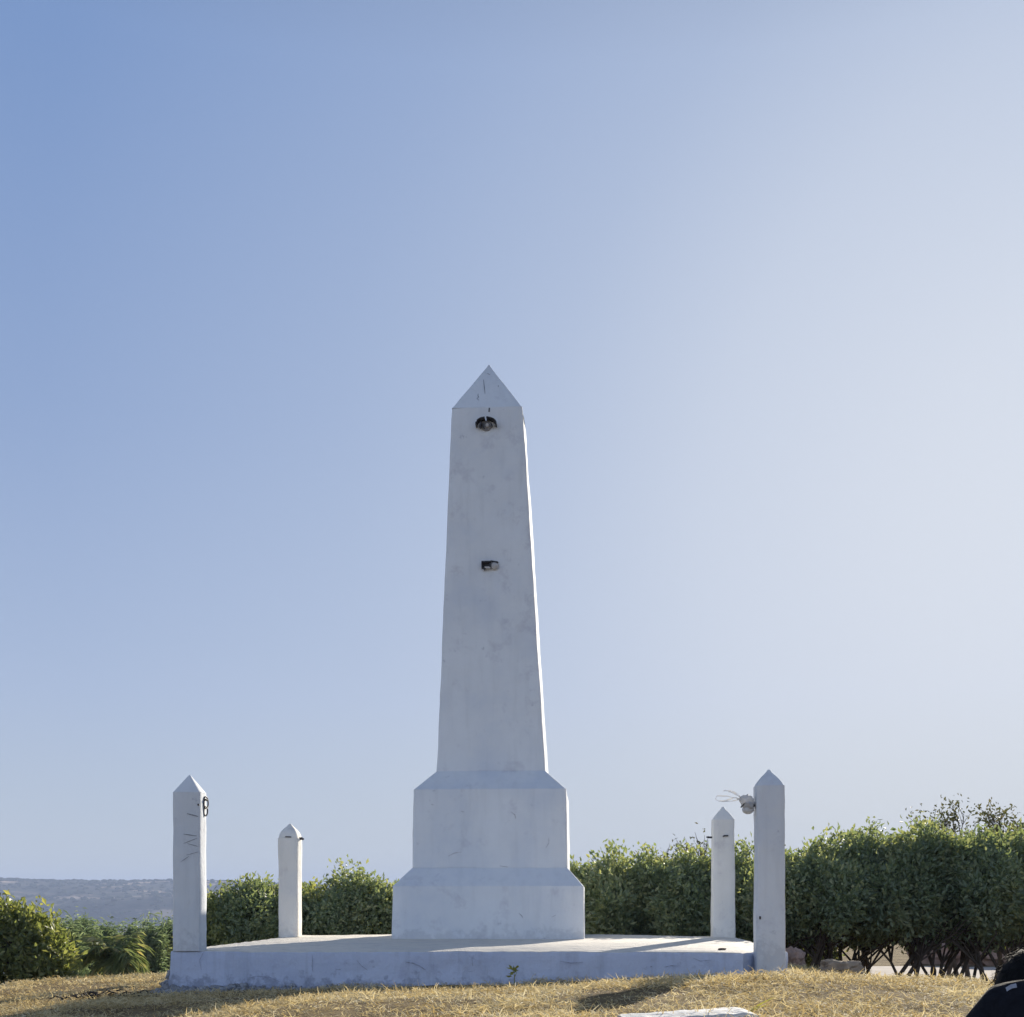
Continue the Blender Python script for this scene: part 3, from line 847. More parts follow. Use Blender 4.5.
stone('pebble', 873, 981, 7.4, 0.028, 0.02, 0.014, M['rock'], 24, 'brown clod in the straw left of the crouching person', 'stone')
stone('pebble', 884, 964, 8.2, 0.03, 0.022, 0.03, M['stone_white'], 25, 'pale stone at the foot of the hedge right of the flat rock', 'stone')

stone('clod', 722, 0, 8.35, 0.026, 0.02, 0.010, M['bark'], 26, 'dark clod of dirt lying on the platform edge left of the front right post', 'clod')
def debris():
    rnd = random.Random(6); x, y = -2.72, 7.95
    bm = bmesh.new()
    for i in range(46):
        px_, py_ = rnd.gauss(0, 0.13), rnd.gauss(0, 0.10); a = rnd.uniform(0, 6.3); L = rnd.uniform(0.04, 0.13)
        z = gh(x + px_, y + py_) - gh(x, y) + rnd.uniform(0.004, 0.03)
        tube(bm, [(px_, py_, z), (px_ + math.cos(a) * L / 2, py_ + math.sin(a) * L / 2, z + rnd.uniform(0, 0.025)), (px_ + math.cos(a) * L, py_ + math.sin(a) * L, z + rnd.uniform(-.005, 0.01))], [0.006, 0.005, 0.003], 5)
    o = link('burnt_twigs', bm_mesh('burnt_twigs', bm), simple('charred_wood', (0.035, 0.032, 0.03), 0.95, 0.4, 30), None, (x, y, gh(x, y)))
    tag(o, 'small heap of dark charred twigs on the straw left of the platform corner', 'twigs', None, 'stuff')
debris()

# crumbled mortar along the foot of the slab (uncountable)
def rubble():
    rnd = random.Random(9)
    bm = bmesh.new()
    for i in range(420):
        u = abs(rnd.gauss(0, 0.55)) - 0.12
        if u > 2.3: continue
        v = -abs(rnd.gauss(0.05, 0.06)) - 0.0
        if u < -0.03: v = rnd.uniform(-0.2, 0.3)
        p = Vector((-2.31, 8.26, 0)) + U * u + W * v
        s = rnd.uniform(0.008, 0.03) * (1.1 if u < 0.5 else 0.7)
        mt = Matrix.Translation((p.x, p.y, gh(p.x, p.y) + s * 0.3 + max(0, 0.05 + v) * 0.4)) @ Matrix.Rotation(rnd.uniform(0, 6), 4, (rnd.random(), rnd.random(), 1)) @ Matrix.Diagonal((s * rnd.uniform(.7, 1.5), s, s * rnd.uniform(.5, 1), 1))
        r = bmesh.ops.create_icosphere(bm, subdivisions=1, radius=1, matrix=mt)
        for v_ in r['verts']: v_.co += Vector((rnd.uniform(-1, 1), rnd.uniform(-1, 1), rnd.uniform(-1, 1))) * s * 0.22
    o = link('rubble', bm_mesh('rubble', bm), M['rubble'])
    tag(o, 'crumbled grey mortar along the foot of the platform', 'rubble', None, 'stuff')
rubble()

# ------------------------------------------------------------------ foliage machinery
def frame_from(dirs, rng):
    """orthonormal side vectors for an array of unit directions"""
    rv = rng.normal(size=dirs.shape)
    s = np.cross(dirs, rv); s /= np.linalg.norm(s, axis=1, keepdims=True) + 1e-9
    return s, np.cross(s, dirs)

def leaves_np(pos, dirs, length, width, rng, fold=0.25, droop=0.0):
    """each leaf: a folded lozenge of two quads-worth (4 verts, 2 tris)"""
    n = len(pos)
    s, up = frame_from(dirs, rng)
    L = (length * rng.uniform(0.5, 1.4, n))[:, None]; Wd = (width * rng.uniform(0.7, 1.2, n))[:, None]
    a = pos
    tip = pos + dirs * L + np.array([[0, 0, -1]]) * droop * L
    mid = pos + dirs * L * 0.5
    b = mid + s * Wd * 0.5 + up * Wd * fold
    c_ = mid - s * Wd * 0.5 + up * Wd * fold
    V = np.stack([a, b, tip, c_], 1).reshape(-1, 3)
    base = np.arange(n)[:, None] * 4
    F = np.concatenate([base + np.array([[0, 1, 2]]), base + np.array([[0, 2, 3]])], 1).reshape(-1, 3)
    return V, F

def unit(v): return v / (np.linalg.norm(v, axis=-1, keepdims=True) + 1e-9)

def crown_tips(blobs, n, rng, depth=0.45, rough=0.16, fscale=2.2, flatbot=None):
    """points in the outer layer of a union of ellipsoids with a ragged outline"""
    blobs = np.array(blobs, float)
    wts = (blobs[:, 3] * blobs[:, 4] + blobs[:, 3] * blobs[:, 5] + blobs[:, 4] * blobs[:, 5]); wts /= wts.sum()
    out, nd = [], []
    while sum(len(o) for o in out) < n:
        k = rng.choice(len(blobs), n, p=wts)
        d = unit(rng.normal(size=(n, 3)))
        c = blobs[k, :3]; r = blobs[k, 3:6]
        rr = 1 - depth * rng.random(n) ** 1.6
        p0 = c + d * r
        bump = 1 + rough * fbm(p0[:, 0] * fscale, p0[:, 1] * fscale, p0[:, 2] * fscale, 3)
        p = c + d * r * (rr * bump)[:, None]
        keep = np.ones(n, bool)
        for q in range(len(blobs)):
            e = (p - blobs[q, :3]) / blobs[q, 3:6]
            inside = (e ** 2).sum(1) < (1 - depth) ** 2
            keep &= ~(inside & (k != q))
        if flatbot is not None: keep &= p[:, 2] > flatbot + 0.07 * rng.normal(size=n)
        out.append(p[keep]); nd.append(unit(d[keep] / r[keep]))
    return np.vstack(out)[:n], np.vstack(nd)[:n]

def crown_mesh(name, blobs, tips, per, ll, lw, spread, rng, **kw):
    P, N = crown_tips(blobs, tips, rng, **kw)
    m = len(P)
    # stray shoots stand out of the top
    cand = np.where((P[:, 2] > np.percentile(P[:, 2], 72)) & (rng.random(m) < 0.13))[0]
    P[cand, 2] += rng.random(len(cand)) ** 2 * 0.20
    P[cand, 0] += rng.normal(size=len(cand)) * 0.03
    pos = np.repeat(P, per, 0) + rng.normal(size=(m * per, 3)) * spread
    tw = np.repeat(unit(N + rng.normal(size=(m, 3)) * 0.5 + np.array([0, 0, 0.35])), per, 0)
    dirs = unit(tw * 0.8 + rng.normal(size=(m * per, 3)) * 0.65)
    V, F = leaves_np(pos, dirs, ll, lw, rng)
    return np_mesh(name, V, F), P

def branch_bm(tips, roots, rng, r0=0.03, nb=26, wob=0.06, seg=5, trunk_h=0.4):
    """stems leave the ground at roots, fork and reach into the crown"""
    bm = bmesh.new()
    tips = np.asarray(tips)
    rnd = random.Random(int(rng.integers(1e6)))
    sel = tips[rng.choice(len(tips), min(nb, len(tips)), replace=False)]
    for ri, root in enumerate(roots):
        mine = [t for k, t in enumerate(sel) if k % len(roots) == ri]
        if not mine: continue
        ctr = np.mean(mine, 0)
        fork = np.array(root) * 0.45 + ctr * 0.55; fork[2] = root[2] + trunk_h * rnd.uniform(0.8, 1.3)
        fork[0] = root[0] + (ctr[0] - root[0]) * 0.35 + rnd.uniform(-1, 1) * wob; fork[1] = root[1] + (ctr[1] - root[1]) * 0.35
        rr = r0 * rnd.uniform(0.75, 1.2)
        mid = (np.array(root) + fork) / 2 + np.array([rnd.uniform(-1, 1) * wob, rnd.uniform(-1, 1) * wob, 0])
        tube(bm, [tuple(root), tuple(mid), tuple(fork)], [rr * 1.25, rr, rr * 0.85], 7)
        for t in mine:
            t = np.array(t)
            m1 = fork * 0.62 + t * 0.38 + np.array([rnd.uniform(-1, 1) * wob, rnd.uniform(-1, 1) * wob, rnd.uniform(0, 1) * wob])
            m2 = fork * 0.28 + t * 0.72 + np.array([rnd.uniform(-1, 1), rnd.uniform(-1, 1), rnd.uniform(-1, 1)]) * wob
            tube(bm, [tuple(fork), tuple(m1), tuple(m2), tuple(t)], [rr * 0.62, rr * 0.42, rr * 0.25, rr * 0.1], seg, False)
    return bm

def shrub(name, x, y, blobs, label, cat, group, mat, seed, tips=900, per=16, ll=0.075, lw=0.036, spread=0.055, stems=3, r0=0.025, trunk_h=0.35, spreadroot=0.25, nb=26, flatbot=None, trunkname='stems', **kw):
    rng = np.random.default_rng(seed)
    z = gh(x, y) - 0.03
    root = empty(name, (x, y, z))
    tag(root, label, cat, group)
    me, P = crown_mesh('crown', blobs, tips, per, ll, lw, spread, rng, flatbot=flatbot, **kw)
    link('crown', me, mat, root)
    roots = [(rng.uniform(-1, 1) * spreadroot, rng.uniform(-1, 1) * spreadroot * 0.6, 0.0) for _ in range(stems)]
    bm = branch_bm(P, roots, rng, r0, nb, trunk_h=trunk_h, wob=0.09)
    link(trunkname, bm_mesh(trunkname, bm, 50), M['bark'], root)
    return root

def zpx(py, Y): return CAM_Z + (898 - py) * Y / 1200

# ------------------------------------------------------------------ hedge of broad-leaved bushes behind the platform
def hedge_bush(px, Y, top_py, wpx, label, seed, group, mat=None, bottom=0.0, stems=4, tips=950, ll=0.06, lw=0.034, r0=0.026, trunk_h=0.35, name='hedge_bush', rough=0.27, nb=26, spreadroot=0.3):
    x = pt(px, Y); z0 = gh(x, Y) - 0.03
    H = zpx(top_py + 5, Y) - z0; w = 1.22 * wpx * Y / 1200 / 2
    rng = np.random.default_rng(seed * 3 + 1)
    bl = []
    lo = bottom
    n = 7
    for i in range(n):
        f = (i + 0.5) / n * 2 - 1
        hx = f * w * 0.72
        hh = (H - lo) * (0.97 - 0.10 * abs(f) - 0.10 * rng.random())
        rx = w * rng.uniform(0.40, 0.55)
        bl.append((hx, rng.uniform(-0.28, 0.28), lo + hh * 0.52, rx, rng.uniform(0.5, 0.75), hh * 0.47))
    k = int(rng.integers(0, n))
    bl.append((rng.uniform(-0.3, 0.3) * w, 0, lo + (H - lo) * 0.60, w * 0.4, 0.5, (H - lo) * 0.43))
    return shrub(name, x, Y, bl, label, 'bush', group, mat or M['leaf_hedge'], seed, tips=int(tips * 1.25), per=20, ll=ll, lw=lw, spread=0.05, stems=stems, r0=r0, trunk_h=trunk_h, spreadroot=spreadroot, nb=nb, flatbot=lo, rough=rough, depth=0.5)

G1 = 'broad leaved bushes behind the left half of the platform'
hedge_bush(226, 13.6, 896, 80, 'lowest leafy bush, just right of the front left post', 31, G1, mat=M['leaf_light'], tips=600)
hedge_bush(266, 13.8, 874, 96, 'leafy green bush behind the short back left post', 32, G1, tips=900)
hedge_bush(322, 14.2, 881, 70, 'low leafy bush between the back left post and its taller right neighbour', 33, G1, mat=M['leaf_light'], tips=650)
hedge_bush(372, 14.0, 868, 104, 'rounded leafy bush touching the left side of the obelisk base', 34, G1, tips=1000)
G2 = 'dense dark bushes behind the right half of the platform'
hedge_bush(590, 13.6, 852, 120, 'dense bush rising directly right of the obelisk base', 41, G2, tips=1250)
hedge_bush(648, 13.2, 850, 112, 'dense bush midway between obelisk and back right post', 42, G2, tips=1250)
hedge_bush(706, 13.4, 845, 112, 'dense bush directly behind the back right post', 43, G2, tips=1250)
hedge_bush(764, 13.8, 846, 96, 'dense bush showing on both sides of the front right post', 44, G2, tips=1100)
G3 = 'bushes with bare crooked stems along the road on the right'
for (px, Y, tp, wp, lb, sd_) in (
    (822, 12.6, 843, 112, 'first stemmed bush right of the front right post, above the flat rock', 51),
    (880, 12.9, 829, 118, 'stemmed bush with a leafy shoot sticking up at its top', 52),
    (936, 12.7, 826, 118, 'stemmed bush with yellow green crown over thick crooked stems', 53),
    (990, 12.9, 828, 118, 'stemmed bush above the crouching person, beneath the loose tree', 54),
    (1046, 13.1, 836, 110, 'stemmed bush cut by the right edge of the photo', 55)):
    hedge_bush(px, Y, tp, wp, lb, sd_, G3, bottom=0.57, stems=9, tips=1350, r0=0.021, trunk_h=0.42, nb=60, spreadroot=0.66)

# shoot above the hedge at px 893
# ------------------------------------------------------------------ loose, half bare trees behind the hedge
def twiggy(name, px, Y, top_py, wpx, label, seed, leaves=0, leaf_mat=None, group=None, low=0.8):
    rng = np.random.default_rng(seed); rnd = random.Random(seed)
    x = pt(px, Y); z0 = gh(x, Y) - 0.03; H = zpx(top_py, Y) - z0; w = wpx * Y / 1200 / 2
    root = empty(name, (x, Y, z0)); tag(root, label, 'tree' if leaves > 300 else 'bush', group)
    bm = bmesh.new(); ends = []
    def grow(p, d, L, r, lvl):
        pts = [p]; q = p.copy(); dd = d.copy()
        for i in range(4):
            dd = (dd + Vector((rnd.uniform(-1, 1), rnd.uniform(-1, 1), rnd.uniform(-0.5, 0.8))) * 0.22).normalized()
            q = q + dd * L / 4
            pts.append(q.copy())
        tube(bm, pts, [r, r * 0.85, r * 0.7, r * 0.55, r * 0.4], 4 if lvl > 1 else 6, False)
        if lvl >= 4:
            ends.append((q.copy(), dd.copy())); return
        for k in range(3 if lvl < 3 else 4):
            bp = pts[rnd.choice((2, 3, 4))]
            nd_ = (dd + Vector((rnd.uniform(-1, 1) * w / H * 1.6, rnd.uniform(-1, 1) * 0.8, rnd.uniform(-0.35, 0.7)))).normalized()
            grow(bp, nd_, L * rnd.uniform(0.55, 0.72), r * 0.6, lvl + 1)
    for s in range(6):
        d = Vector((rnd.uniform(-1, 1) * w / H * 1.1, rnd.uniform(-0.4, 0.4), 1)).normalized()
        grow(Vector((rnd.uniform(-.2, .2), rnd.uniform(-.15, .15), 0)), d, H * 0.42, 0.034, 0)
    zmax = max(v.co.z for v in bm.verts)
    sc = H / zmax
    for v in bm.verts: v.co.z *= sc
    link('branches', bm_mesh('branches', bm), M['twig'], root)
    if leaves:
        E = np.array([tuple(e[0]) for e in ends]); E[:, 2] *= sc; D = np.array([tuple(e[1]) for e in ends])
        k = rng.integers(0, len(E), leaves)
        pos = E[k] + rng.normal(size=(leaves, 3)) * 0.06
        V, F = leaves_np(pos, unit(D[k] + rng.normal(size=(leaves, 3)) * 0.8), 0.05, 0.026, rng)
        link('leaves', np_mesh('leaves', V, F), leaf_mat or M['leaf_dry'], root)
    return root
twiggy('bare_bush', 683, 15.4, 833, 110, 'nearly bare twiggy bush poking above the hedge left of the back right post', 61, 900, M['leaf_dry'])
twiggy('bare_bush', 757, 16.0, 838, 70, 'bare twiggy bush above the hedge, between the two right posts', 62, 250, M['leaf_dry'])
twiggy('bare_bush', 958, 16.5, 822, 50, 'sparse twigs showing above the hedge left of the loose tree', 63, 150, M['leaf_dry'])
# loose olive tree at the right edge
def loose_tree():
    r = twiggy('small_tree', 1006, 14.6, 801, 150, 'loose airy olive tree rising above the hedge at the right edge', 71, 5200, M['leaf_dry'])
    r['category'] = 'tree'
loose_tree()

# ------------------------------------------------------------------ left: broad bush, feathery trees, palm-like plant
def left_bush():
    Y = 11.6; x = pt(4, Y)
    H = (zpx(897, Y) - gh(x, Y)) * 0.97
    bl = [(-0.05, 0, H * 0.60, 0.42, 0.42, H * 0.38), (0.28, 0.05, H * 0.42, 0.33, 0.4, H * 0.34), (0.42, -0.05, H * 0.27, 0.25, 0.32, H * 0.27),
          (-0.42, 0, H * 0.5, 0.42, 0.4, H * 0.42), (0.05, -0.1, H * 0.32, 0.42, 0.4, H * 0.32), (0.22, 0, H * 0.66, 0.22, 0.26, H * 0.22)]
    shrub('broadleaf_bush', x, Y, bl, 'yellow green broad leaved bush at the left edge of the photo', 'bush', None, M['leaf_light'], 81, tips=900, per=14, ll=0.07, lw=0.036, spread=0.05, stems=5, r0=0.022, nb=30, depth=0.5, rough=0.22)
left_bush()

def feather_tree(px, Y, top_py, wpx, label, seed, mat=None):
    top_py += 9
    """slender tree whose thin shoots hang in plumes"""
    rng = np.random.default_rng(seed)
    x = pt(px, Y); z0 = gh(x, Y) - 0.05; H = zpx(top_py, Y) - z0; w = wpx * Y / 1200 / 2
    root = empty('feathery_tree', (x, Y, z0)); tag(root, label, 'tree', 'feathery trees down the slope on the left')
    bm = bmesh.new(); tube(bm, [(0, 0, 0), (0.05 * w, 0, H * 0.5), (0, 0, H * 0.95)], [0.09, 0.06, 0.02], 6)
    n = 330
    hz = H * (0.16 + 0.84 * rng.random(n) ** 0.9)
    a = rng.uniform(0, 2 * math.pi, n)
    rr = w * (0.92 - 0.80 * (hz / H) ** 1.5) * rng.uniform(0.45, 1.05, n)
    tips = np.stack([rr * np.cos(a), rr * np.sin(a), hz], 1)
    for k in range(0, n, 8):
        t = tips[k]; b = (0, 0, max(0.1, t[2] - rr[k] * 0.8))
        tube(bm, [b, (t[0] * .5, t[1] * .5, (b[2] + t[2]) / 2 + 0.05), tuple(t)], [0.022, 0.014, 0.005], 4, False)
    link('trunk', bm_mesh('trunk', bm, 50), M['bark'], root)
    per = 42
    pos = np.repeat(tips, per, 0) + rng.normal(size=(n * per, 3)) * np.array([0.13, 0.13, 0.20])
    dirs = unit(np.repeat(np.stack([np.cos(a) * .5, np.sin(a) * .5, np.full(n, 0.35)], 1), per, 0) + rng.normal(size=(n * per, 3)) * 0.45)
    V, F = leaves_np(pos, dirs, 0.17, 0.024, rng, droop=0.25)
    link('crown', np_mesh('crown', V, F), mat or M['leaf_feather'], root)
feather_tree(66, 27, 928, 44, 'feathery tree partly behind the left bush', 91)
feather_tree(84, 29, 925, 38, 'slender feathery tree between left bush and palm', 92)
feather_tree(108, 31, 928, 40, 'feathery tree whose tip rises behind the palm', 93)
feather_tree(133, 30, 931, 36, 'feathery tree directly right of the palm', 94)
feather_tree(150, 28, 930, 34, 'pointed pale green feathery tree between the palm and the front left post', 95)
feather_tree(171, 29, 928, 36, 'feathery tree touching the left side of the front left post', 96)
feather_tree(48, 30, 932, 40, 'feathery tree almost hidden by the left bush', 97)

def palm():
    rng = np.random.default_rng(5); rnd = random.Random(5)
    Y = 21.0; x = pt(114, Y); z0 = gh(x, Y) - 0.05; H = zpx(936, Y) - z0
    root = empty('palm', (x, Y, z0)); tag(root, 'bushy palm with arching fronds bleached at the tips, left of the platform', 'palm')
    bm = bmesh.new(); tube(bm, [(0, 0, 0), (0.02, 0, max(0.4, H - 0.7)), (0.0, 0, max(0.5, H - 0.5))], [0.13, 0.11, 0.10], 9)
    link('trunk', bm_mesh('trunk', bm, 50), M['bark'], root)
    hb = max(0.5, H - 0.48)
    allV, allF = [], []; off = 0
    stems = bmesh.new()
    for k in range(64):
        a = rnd.uniform(0, 2 * math.pi); e = rnd.uniform(-0.1, 1.5) ; L = rnd.uniform(0.5, 0.72)
        p = np.array([0, 0, hb]); d = np.array([math.cos(a) * math.cos(e), math.sin(a) * math.cos(e), math.sin(e)])
        pts = [p.copy()]
        for i in range(10):
            p = p + d * L / 10
            d = unit(d + np.array([0, 0, -0.19]))
            pts.append(p.copy())
        tube(stems, [tuple(q_) for q_ in pts], [0.012 * (1 - i / 13) for i in range(11)], 4, False)
        pos, dr = [], []
        for i in range(1, 11):
            t = unit(pts[i] - pts[i - 1]); s = unit(np.cross(t, [0, 0, 1.0]))
            for sgn in (-1, 1):
                for r_ in range(3):
                    pos.append(pts[i] + t * rnd.uniform(-.04, .04)); dr.append(unit(t * 0.7 + s * sgn * 0.8 + np.array([0, 0, -0.35]) + rng.normal(size=3) * 0.1))
        V, F = leaves_np(np.array(pos), np.array(dr), 0.22, 0.022, rng, 0.1, 0.2)
        allV.append(V); allF.append(F + off); off += len(V)
    link('frond_stems', bm_mesh('frond_stems', stems), M['leaf_palm'], root)
    link('fronds', np_mesh('fronds', np.vstack(allV), np.vstack(allF)), M['leaf_palm'], root)
palm()

# more scrub down the slope behind the left trees, and across the far valley (uncountable)
def far_scrub():
    rng = np.random.default_rng(12)
    ico = bmesh.new(); bmesh.ops.create_icosphere(ico, subdivisions=2, radius=1)
    bv = np.array([tuple(v.co) for v in ico.verts]); bf = np.array([[v.index for v in f.verts] for f in ico.faces]); ico.free()
    Vs, Fs = [], []; off = 0
    def add(x, y, s, hz):
        nonlocal off
        n = len(bv)
        j = 1 + 0.35 * (rng.random(n) - 0.5)
        v = bv * j[:, None] * np.array([s, s, hz]) + np.array([x, y, gh(x, y) + hz * 0.3])
        Vs.append(v); Fs.append(bf + off); off += n
    for i in range(2600):      # valley side
        a = R(rng.uniform(-27, -4)); r = rng.uniform(1300, 2350)
        s = rng.uniform(1.2, 3.4)
        add(r * math.sin(a), r * math.cos(a), s * 1.5, s * 0.8)
    for i in range(260):      # line of trees on the rim
        a = R(rng.uniform(-27, -6)); r = rng.uniform(2240, 2330)
        s = rng.uniform(1.0, 2.6) * (1.7 if rng.random() < 0.1 else 1)
        add(r * math.sin(a), r * math.cos(a), s * 1.8, s * 0.85)
    m = simple('far_scrub_green', (0.05, 0.06, 0.03), 1.0, 0.5, 0.05, 0, 0.0, 0.05)
    o = link('far_scrub', np_mesh('far_scrub', np.vstack(Vs), np.vstack(Fs)), m)
    tag(o, 'scrub and far trees scattered over the opposite valley side', 'scrub', None, 'stuff')
far_scrub()

def slope_scrub():
    """leafy ground cover on the hillside behind the hedge and below the left trees"""
    rng = np.random.default_rng(14)
    pos = []
    for i in range(1500):
        Y = rng.uniform(48, 110); px = rng.uniform(-60, 480)
        pos.append((pt(px, Y), Y, rng.uniform(0.4, 1.3)))
    P_, D_ = [], []
    for (x, y, s) in pos:
        n = 30
        d = unit(rng.normal(size=(n, 3))); d[:, 2] = np.abs(d[:, 2])
        P_.append(np.array([x, y, gh(x, y)]) + d * s * np.array([1.2, 1.2, 0.8]) * rng.uniform(.6, 1, (n, 1))); D_.append(d)
    P_ = np.vstack(P_); D_ = np.vstack(D_)
    V, F = leaves_np(P_, unit(D_ + rng.normal(size=D_.shape) * .5), 0.45, 0.28, rng)
    o = link('slope_scrub', np_mesh('slope_scrub', V, F), M['leaf_dry'])
    tag(o, 'olive scrub covering the slope below the hilltop', 'scrub', None, 'stuff')
slope_scrub()

# ------------------------------------------------------------------ dry grass
def on_slab(x, y):
    dx, dy = x + 2.31, y - 8.26
    u = dx * U.x + dy * U.y; v = dx * W.x + dy * W.y
    return (u > -0.02) & (u < LW + 0.01) & (v > -0.015) & (v < 4.02)
def straw():
    rng = np.random.default_rng(21)
    V_all, F_all = [], []; off = 0
    for (y0, y1, dens, ln, wd) in ((2.4, 5.0, 7000, 0.045, 0.0034), (5.0, 8.6, 5200, 0.045, 0.0042), (8.6, 12.5, 2600, 0.045, 0.006), (12.5, 17, 900, 0.05, 0.008)):
        x0, x1 = -0.46 * y1 - 0.2, 0.46 * y1 + 0.3
        n = int((x1 - x0) * (y1 - y0) * dens)
        x = rng.uniform(x0, x1, n); y = rng.uniform(y0, y1, n)
        k = (np.abs(x) < 0.46 * y + 0.25) & ~on_slab(x, y)
        cl = fbm(x * 2.1, y * 2.1, 1, 3) * 0.6 + fbm(x * 7, y * 7, 2, 2) * 0.5
        k &= rng.random(n) < np.clip(0.62 + 0.8 * cl, 0.12, 1)
        x, y, cl = x[k], y[k], cl[k]; n = len(x)
        z = height(x, y)
        az = rng.uniform(0, 2 * math.pi, n)
        el = np.abs(rng.normal(0.1, 0.42, n)); el = np.clip(el, 0.0, 1.3)
        L = 0.74 * ln * rng.uniform(0.5, 1.5, n) * (1 + 0.5 * np.clip(cl, -0.5, 1))
        lift = rng.random(n) * 0.022 * (1 + np.clip(cl, -.6, 1))
        d = np.stack([np.cos(az) * np.cos(el), np.sin(az) * np.cos(el), np.sin(el)], 1)
        s = np.stack([-np.sin(az), np.cos(az), np.zeros(n)], 1)
        s = unit(s + rng.normal(size=(n, 3)) * 0.5) * (wd * rng.uniform(0.6, 1.3, n))[:, None] * 0.5
        p0 = np.stack([x, y, z + lift - 0.003], 1)
        bend = rng.normal(size=(n, 3)) * 0.35
        p1 = p0 + d * (L * 0.5)[:, None]
        d2 = unit(d + bend + np.array([0, 0, -0.35]))
        p2 = p1 + d2 * (L * 0.5)[:, None]
        gz = height(p2[:, 0], p2[:, 1]); p2[:, 2] = np.maximum(p2[:, 2], gz + 0.002)
        V = np.stack([p0 - s, p0 + s, p1 + s * .9, p1 - s * .9, p2 + s * .35, p2 - s * .35], 1).reshape(-1, 3)
        b = np.arange(n)[:, None] * 6 + off
        F = np.concatenate([b + np.array([[0, 1, 2, 3]]), b + np.array([[3, 2, 4, 5]])], 1).reshape(-1, 4)
        V_all.append(V); F_all.append(F); off += len(V)
    o = link('dry_grass', np_mesh('dry_grass', np.vstack(V_all), np.vstack(F_all)), M['straw'])
    tag(o, 'short dry yellow grass and straw covering the hilltop', 'grass', None, 'stuff')
straw()

# taller stalks that lean out of the straw
def stalk(px, py, Y, dirs, label, mat, seed, n=4, L=0.16):
    rng = np.random.default_rng(seed)
    x = pt(px, Y); z = gh(x, Y)
    V_, F_ = [], []; off = 0
    for k in range(n):
        d = np.array(dirs, float) + rng.normal(size=3) * 0.12 * (k > 0)
        d = unit(d); s = unit(np.cross(d, [0, 1, 0.2])) * 0.006
        p = np.zeros(3); pts = []
        ll = L * rng.uniform(0.6, 1.0)
        for i in range(7):
            pts.append(p.copy()); p = p + d * ll / 6; d = unit(d + np.array([0.02, 0, -0.05]))
        for i, q_ in enumerate(pts):
            w = (1 - i / 6.5); V_ += [q_ - s * w, q_ + s * w]
            if i < 6: F_.append((off + 2 * i, off + 2 * i + 1, off + 2 * i + 3, off + 2 * i + 2))
        off += 14
    o = link('grass_tuft', np_mesh('grass_tuft', np.array(V_), np.array(F_)), mat, None, (x, Y, z))
    tag(o, label, 'grass tuft')
stalk(743, 1004, 4.0, (0.75, 0.0, 0.6), 'long yellow green blade leaning right beside the white block', M['weed'], 1, 2, 0.125)
stalk(480, 1014, 4.4, (0.25, 0, 1), 'pale bare stalks in the shadow band in the straw', M['straw'], 2, 3, 0.08)

def weed():
    rng = np.random.default_rng(3)
    Y = 7.95; x = pt(514, Y); z = gh(x, Y)
    root = empty('weed', (x, Y, z)); tag(root, 'small yellow green weed growing against the platform front', 'weed')
    h = zpx(968, Y) - z
    bm = bmesh.new(); tube(bm, [(0, 0, 0), (0.004, 0, h * .5), (-0.006, 0, h)], [0.004, 0.003, 0.002], 5)
    tube(bm, [(0.004, 0, h * .5), (0.02, 0, h * .8)], [0.003, 0.0015], 5)
    link('stem', bm_mesh('stem', bm), M['weed'], root)
    n = 16
    pos = np.stack([rng.normal(0, 0.01, n), rng.normal(0, 0.008, n), rng.uniform(h * .5, h, n)], 1)
    d = unit(np.stack([rng.normal(size=n), rng.normal(size=n) * .5, rng.uniform(-.2, 1.2, n)], 1))
    V, F = leaves_np(pos, d, 0.045, 0.02, rng)
    link('leaves', np_mesh('leaves', V, F), M['weed'], root)
weed()

